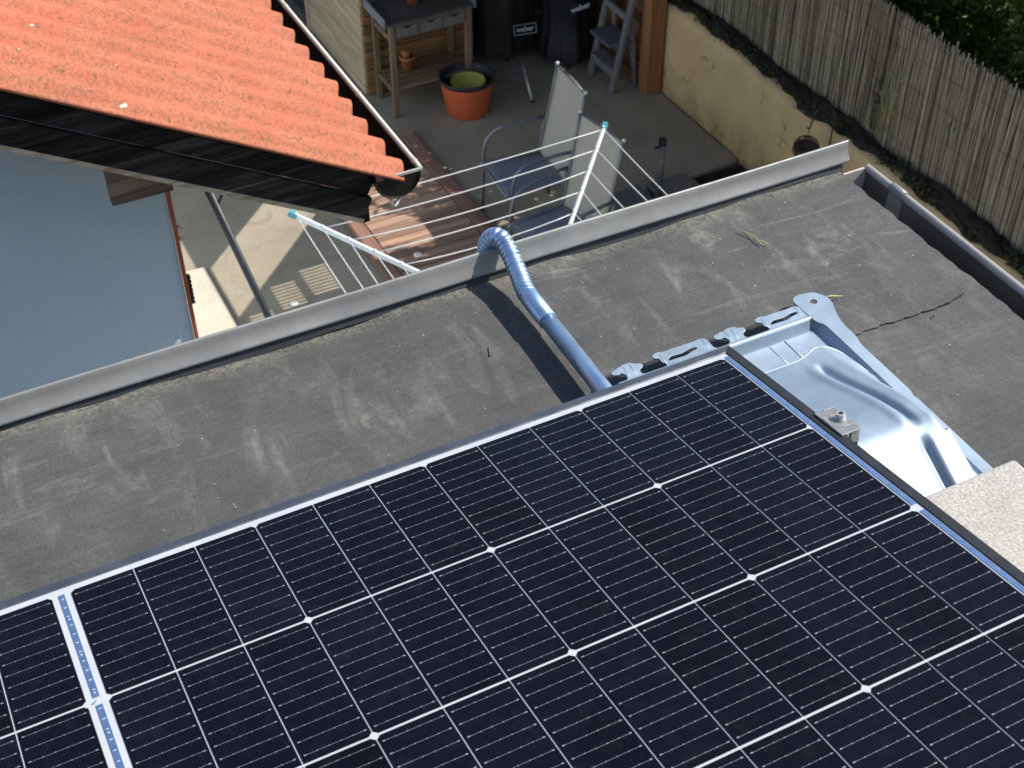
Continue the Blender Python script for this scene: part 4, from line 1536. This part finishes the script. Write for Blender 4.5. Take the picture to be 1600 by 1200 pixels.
bq2 = thing('covered_barbecue', 'barbecue under a blue-black cover with a white logo, beside the grey step stool', 'barbecue', (5.09, 8.00, G), 'covered barbecues')
cover(5.09, 8.00, .215, .205, 1.05, 8, .95, 1.0).build('cover', MT['bbqb'], bq2)
for a in (.3, 2.4, 4.5):
    MB().tube([(5.09 + .12 * math.cos(a), 8.0 + .12 * math.sin(a), G), (5.09 + .1 * math.cos(a), 8.0 + .1 * math.sin(a), G + .3)], .014, 10).build('leg', MT['dark_metal'], bq2)
L2 = Vector((5.095, 7.770, G + .580))
text_mesh('logo', 'weber', .062, MT['logo'], bq2, L2, R(80), R(-12), R(12))
text_mesh('logo_mark', "'", .060, MT['logo'], bq2, L2 + Vector((.105, .004, .045)), R(80), R(-12), R(-10))
al = MB().tube([(4.549, 7.534, G + .004), (4.575, 7.745, G + .215)], .0125, 12)
alo = al.build('alloy_tube', MT['legmetal'], loc=(4.549, 7.534, G))
tag(alo, 'short bright metal tube leaning out below the framed-logo barbecue cover', 'metal tube')
MB().tube([(4.5478, 7.524, G + .0005), (4.5495, 7.538, G + .010)], .0155, 12).build('rubber_foot', MT['tubin'], alo)

# ================================================================== STEP STOOL
ss = thing('step_stool', 'grey painted wooden step stool leaning by the shed post', 'step stool', (5.25, 7.53, G))
Y0, Y1 = 7.365, 7.700
for yv in (Y0, Y1):
    bev(MB().bar((5.165, yv, G), (5.345, yv, G + .90), .030, .055, (0, 1, 0)).build('front_leg', MT['stool'], ss), .003, 1)
    bev(MB().bar((5.405, yv + (.032 if yv == Y0 else -.032), G), (5.330, yv + (.032 if yv == Y0 else -.032), G + .62), .026, .042, (0, 1, 0)).build('rear_leg', MT['stool'], ss), .003, 1)
bev(MB().box(5.150, 5.262, Y0 + .017, Y1 - .017, G + .195, G + .222).build('step', MT['stool'], ss), .003, 1)
bev(MB().box(5.185, 5.203, Y0 + .017, Y1 - .017, G + .12, G + .194).build('riser', MT['stool'], ss), .003, 1)
bev(MB().box(5.135, 5.345, Y0 + .016, Y1 - .016, G + .395, G + .425).build('seat', MT['stoolseat'], ss), .006, 2)
for h in (.62, .88):
    bev(MB().box(5.165 + .2 * h - .012, 5.165 + .2 * h + .012, Y0 + .017, Y1 - .017, G + h - .028, G + h + .028).build('crossbar', MT['stool'], ss), .003, 1)


# ================================================================== GARDEN CHAIRS
def chair(label, x, y, rz):
    t = thing('garden_chair', label, 'chair', (x, y, G), 'high-backed sling chairs')
    WORG[t] = Vector((0, 0, 0))
    t.rotation_euler = (0, 0, rz)
    W = .205
    # faces -x
    seat = [(-.245, .425), (-.20, .432), (-.05, .415), (.10, .400), (.175, .402)]
    back = [(.185, .410), (.205, .47), (.232, .60), (.262, .75), (.292, .90), (.318, 1.055)]
    for nm, pf, mt in (('seat', seat, 'fabric_b'), ('backrest', back, 'fabric')):
        sg = catmull([(a, 0, b) for a, b in pf], 5)
        k = len(sg)
        yv = np.linspace(-W, W, 9)
        X_ = np.array([[p.x for p in sg]] * 9)
        Z_ = np.array([[p.z for p in sg]] * 9)
        Y_ = np.repeat(yv[:, None], k, 1)
        sag = (1 - (yv / W) ** 2)[:, None] * .012
        if nm == 'seat':
            Z_ = Z_ - sag
        else:
            X_ = X_ + sag
        o = MB().grid(X_, Y_, Z_).build(nm, MT[mt], t)
        m = o.modifiers.new('thick', 'SOLIDIFY')
        m.thickness = .004
    for s in (-1, 1):
        yy2 = s * (W + .010)
        MB().tube([(a, yy2, b) for a, b in ((-.262, .405), (-.235, .427), (-.05, .417), (.10, .402), (.175, .402), (.20, .45), (.232, .60), (.262, .75), (.292, .90), (.318, 1.06))], .0115, 10).build('side_rail', MT['chairframe'], t)
        MB().lathe([(0, .018), (.010, .016), (.014, .008), (.012, 0), (0, 0)], (.318, yy2, 1.058), 12).build('end_knob', MT['white_plastic'], t)
        ya = s * (W + .040)
        MB().tube([(-.235, ya, 0.0), (-.225, ya, .30), (-.220, ya, .50), (-.195, ya, .585), (-.14, ya, .635), (-.02, ya, .655), (.15, ya, .66), (.245, ya, .655)], .0125, 10).build('arm', MT['chairframe'], t)
        MB().tube([(.290, ya, 0.0), (.235, ya, .20), (.195, ya, .405), (.225, ya, .56), (.250, ya, .66)], .0120, 10).build('rear_leg', MT['chairframe'], t)
        MB().tube([(-.224, ya, .395), (-.222, s * W, .412)], .010, 8).build('spreader', MT['chairframe'], t)
        MB().tube([(.196, ya, .402), (.19, s * W, .404)], .010, 8).build('spreader', MT['chairframe'], t)
    MB().tube([(-.250, -W, .412), (-.250, W, .412)], .010, 8).build('crossbar', MT['chairframe'], t)
    MB().tube([(.318, -W, 1.050), (.318, W, 1.050)], .007, 8).build('top_bar', MT['chairframe'], t)
    return t


chair('high-backed taupe sling chair in front of the tub, its whole back in view', 3.768, 6.125, R(-3))
chair('taupe sling chair half hidden behind the washing dryer arm', 3.655, 5.440, R(10))

# ================================================================== ROTARY DRYER
dr_ = thing('rotary_dryer', 'white rotary clothes dryer with taut lines and teal arm tips', 'clothes dryer', (2.41, 3.45, G))
DX, DY, TZ_, HZ = 2.41, 3.45, -2.60, -2.97
MB().tube([(DX, DY, G), (DX, DY, HZ - .08)], .025, 16).build('mast', MT['dryer'], dr_)
MB().tube([(DX, DY, HZ - .10), (DX, DY, HZ + .05)], .045, 16).build('hub', MT['teal'], dr_)
tips = []
for i, (sx_, sy_) in enumerate(((-1, 1), (1, 1), (1, -1), (-1, -1))):
    tip = Vector((DX + sx_ * .845, DY + sy_ * .845, TZ_))
    hub = Vector((DX + sx_ * .03, DY + sy_ * .03, HZ))
    tips.append((hub, tip))
    am = bev(MB().bar(hub, tip, .019, .026).build('arm', MT['dryer'], dr_), .005, 2)
    e = (tip - hub).normalized()
    MB().bar(tip + e * .001, tip + e * .040, .024, .030).build('tip', MT['teal'], am)
    cl_ = MB()
    for k in range(7):
        f = 1.0 - k * .115
        p = hub.lerp(tip, f)
        cl_.tube([p - Vector((0, 0, .004)), p + Vector((0, 0, .019))], .006, 6)
    cl_.build('line_clip', MT['line'], am)
for k in range(7):
    f = 1.0 - k * .115
    for i in range(4):
        a = tips[i][0].lerp(tips[i][1], f)
        b = tips[(i + 1) % 4][0].lerp(tips[(i + 1) % 4][1], f)
        sag = .012 + .006 * ((k * 7 + i * 3) % 5)
        P = [a.lerp(b, t) - Vector((0, 0, sag * 4 * t * (1 - t))) for t in np.linspace(0, 1, 9)]
        MB().tube(P, .0027, 6).build('washing_line', MT['line'], dr_)

# ================================================================== PARASOL BASE
ub = thing('parasol_base', 'empty grey parasol stand pole weighted with granite slabs', 'parasol base', (4.68, 5.86, G))
MB().tube([(4.685, 5.86, G + .02), (4.685, 5.86, G + .525)], .0245, 18).build('pole', MT['polegrey'], ub)
MB().tube([(4.685, 5.86, G + .515), (4.685, 5.86, G + .555)], .0290, 18).build('collar', MT['tubin'], ub)
MB().tube([(4.66, 5.86, G + .50), (4.625, 5.86, G + .50)], .010, 10).build('clamp_screw', MT['tubin'], ub)
for x0 in (4.335, 4.715):
    bev(MB().box(x0, x0 + .325, 5.62, 6.08, G + .004, G + .055).build('slab', MT['granite'], ub), .005, 2)
    bev(MB().box(x0, x0 + .325, 5.14, 5.60, G + .004, G + .055).build('slab', MT['granite'], ub), .005, 2)

# ================================================================== HANGING LANTERN
ho = thing('shepherd_hook', 'thin rusty iron hook rod standing by the ochre wall', 'hook', (5.47, 5.06, G))
MB().tube(catmull([(5.47, 5.06, G - .02), (5.47, 5.06, -3.75), (5.468, 5.062, -3.56), (5.455, 5.075, -3.50), (5.42, 5.09, -3.47), (5.37, 5.10, -3.485), (5.335, 5.105, -3.53), (5.325, 5.105, -3.59), (5.312, 5.105, -3.625), (5.293, 5.105, -3.61)], 6), .0055, 8).build('rod', MT['rust'], ho)
la = thing('wire_lantern', 'dark rusty wire ball lantern hanging in front of the ochre wall', 'lantern', (5.312, 5.105, -3.87))
LC = Vector((5.312, 5.105, -3.775)); LR = .088
wr = MB()
for k in range(6):
    a = k * math.pi / 6
    wr.tube([LC + Vector((math.cos(a) * math.cos(t) * LR, math.sin(a) * math.cos(t) * LR, math.sin(t) * LR)) for t in np.linspace(0, 2 * math.pi, 25)], .0022, 5, 0, False)
for z in (.35, .7):
    wr.tube([LC + Vector((math.cos(t) * LR * math.cos(z), math.sin(t) * LR * math.cos(z), math.sin(z) * LR)) for t in np.linspace(0, 2 * math.pi, 25)], .0025, 5, 0, False)
wr.build('wire_cage', MT['rust'], la)
MB().lathe([(0, -LR * .97), (LR * .4, -LR * .90), (LR * .75, -LR * .62), (LR * .93, -LR * .22), (LR * .95, .02), (LR * .80, .012), (0, -.01)], tuple(LC), 22).build('bowl', MT['rust'], la)
MB().tube([LC + Vector((0, 0, LR)), (5.312, 5.105, -3.632)], .0028, 6).build('hanger', MT['rust'], la)

# ================================================================== LITTER ON THE ROOF
for k, (x, y, a, L, lab) in enumerate(((1.108, .318, 1.9, .030, 'short straw stalk lying on the roof, farthest from the panel'), (1.114, .302, 1.6, .040, 'long straw stalk in the middle of the little straw heap on the roof'),
                                       (1.117, .289, 2.2, .024, 'thin straw stalk at the near end of the little straw heap'), (1.128, .1275, -.28, .036, 'single yellow grass blade beside the tray corner'))):
    p = Vector((x, y, .0075 if k < 3 else .0095))
    d = Vector((math.cos(a), math.sin(a), 0)) * L / 2
    o = MB().tube([p - d, p + Vector((.001, .001, .0015)), p + d], [.0006, .0008, .0004] if k < 3 else [.0012, .0018, .0004], 6).build('straw_stalk', MT['straw'], loc=tuple(p))
    tag(o, lab, 'straw', 'straw on the roof')
for k, (x, y, z, lab) in enumerate(((1.374, .062, -.052, 'brown dead leaf in the gutter, upper of the two by the lap seam'), (1.372, .008, -.050, 'curled brown dead leaf in the gutter nearest the viewer'), (1.379, .232, -.058, 'small dark dead leaf in the gutter past the coupling'))):
    lf = MB()
    s = (.016, .022, .011)[k]
    P = [(-1, 0, .1), (-.5, .45, .35), (.2, .5, .1), (1, 0, .5), (.2, -.5, .25), (-.5, -.42, .5), (0, 0, -.05)]
    lf.add([(x + s * a, y + s * b * 1.2, z + s * (c + .2)) for a, b, c in P], [(0, 1, 6), (1, 2, 6), (2, 3, 6), (3, 4, 6), (4, 5, 6), (5, 0, 6)], 0, False)
    tag(lf.build('dead_leaf', MT['deadleaf'], loc=(x, y, z)), lab, 'leaf', 'dead leaves in the gutter')
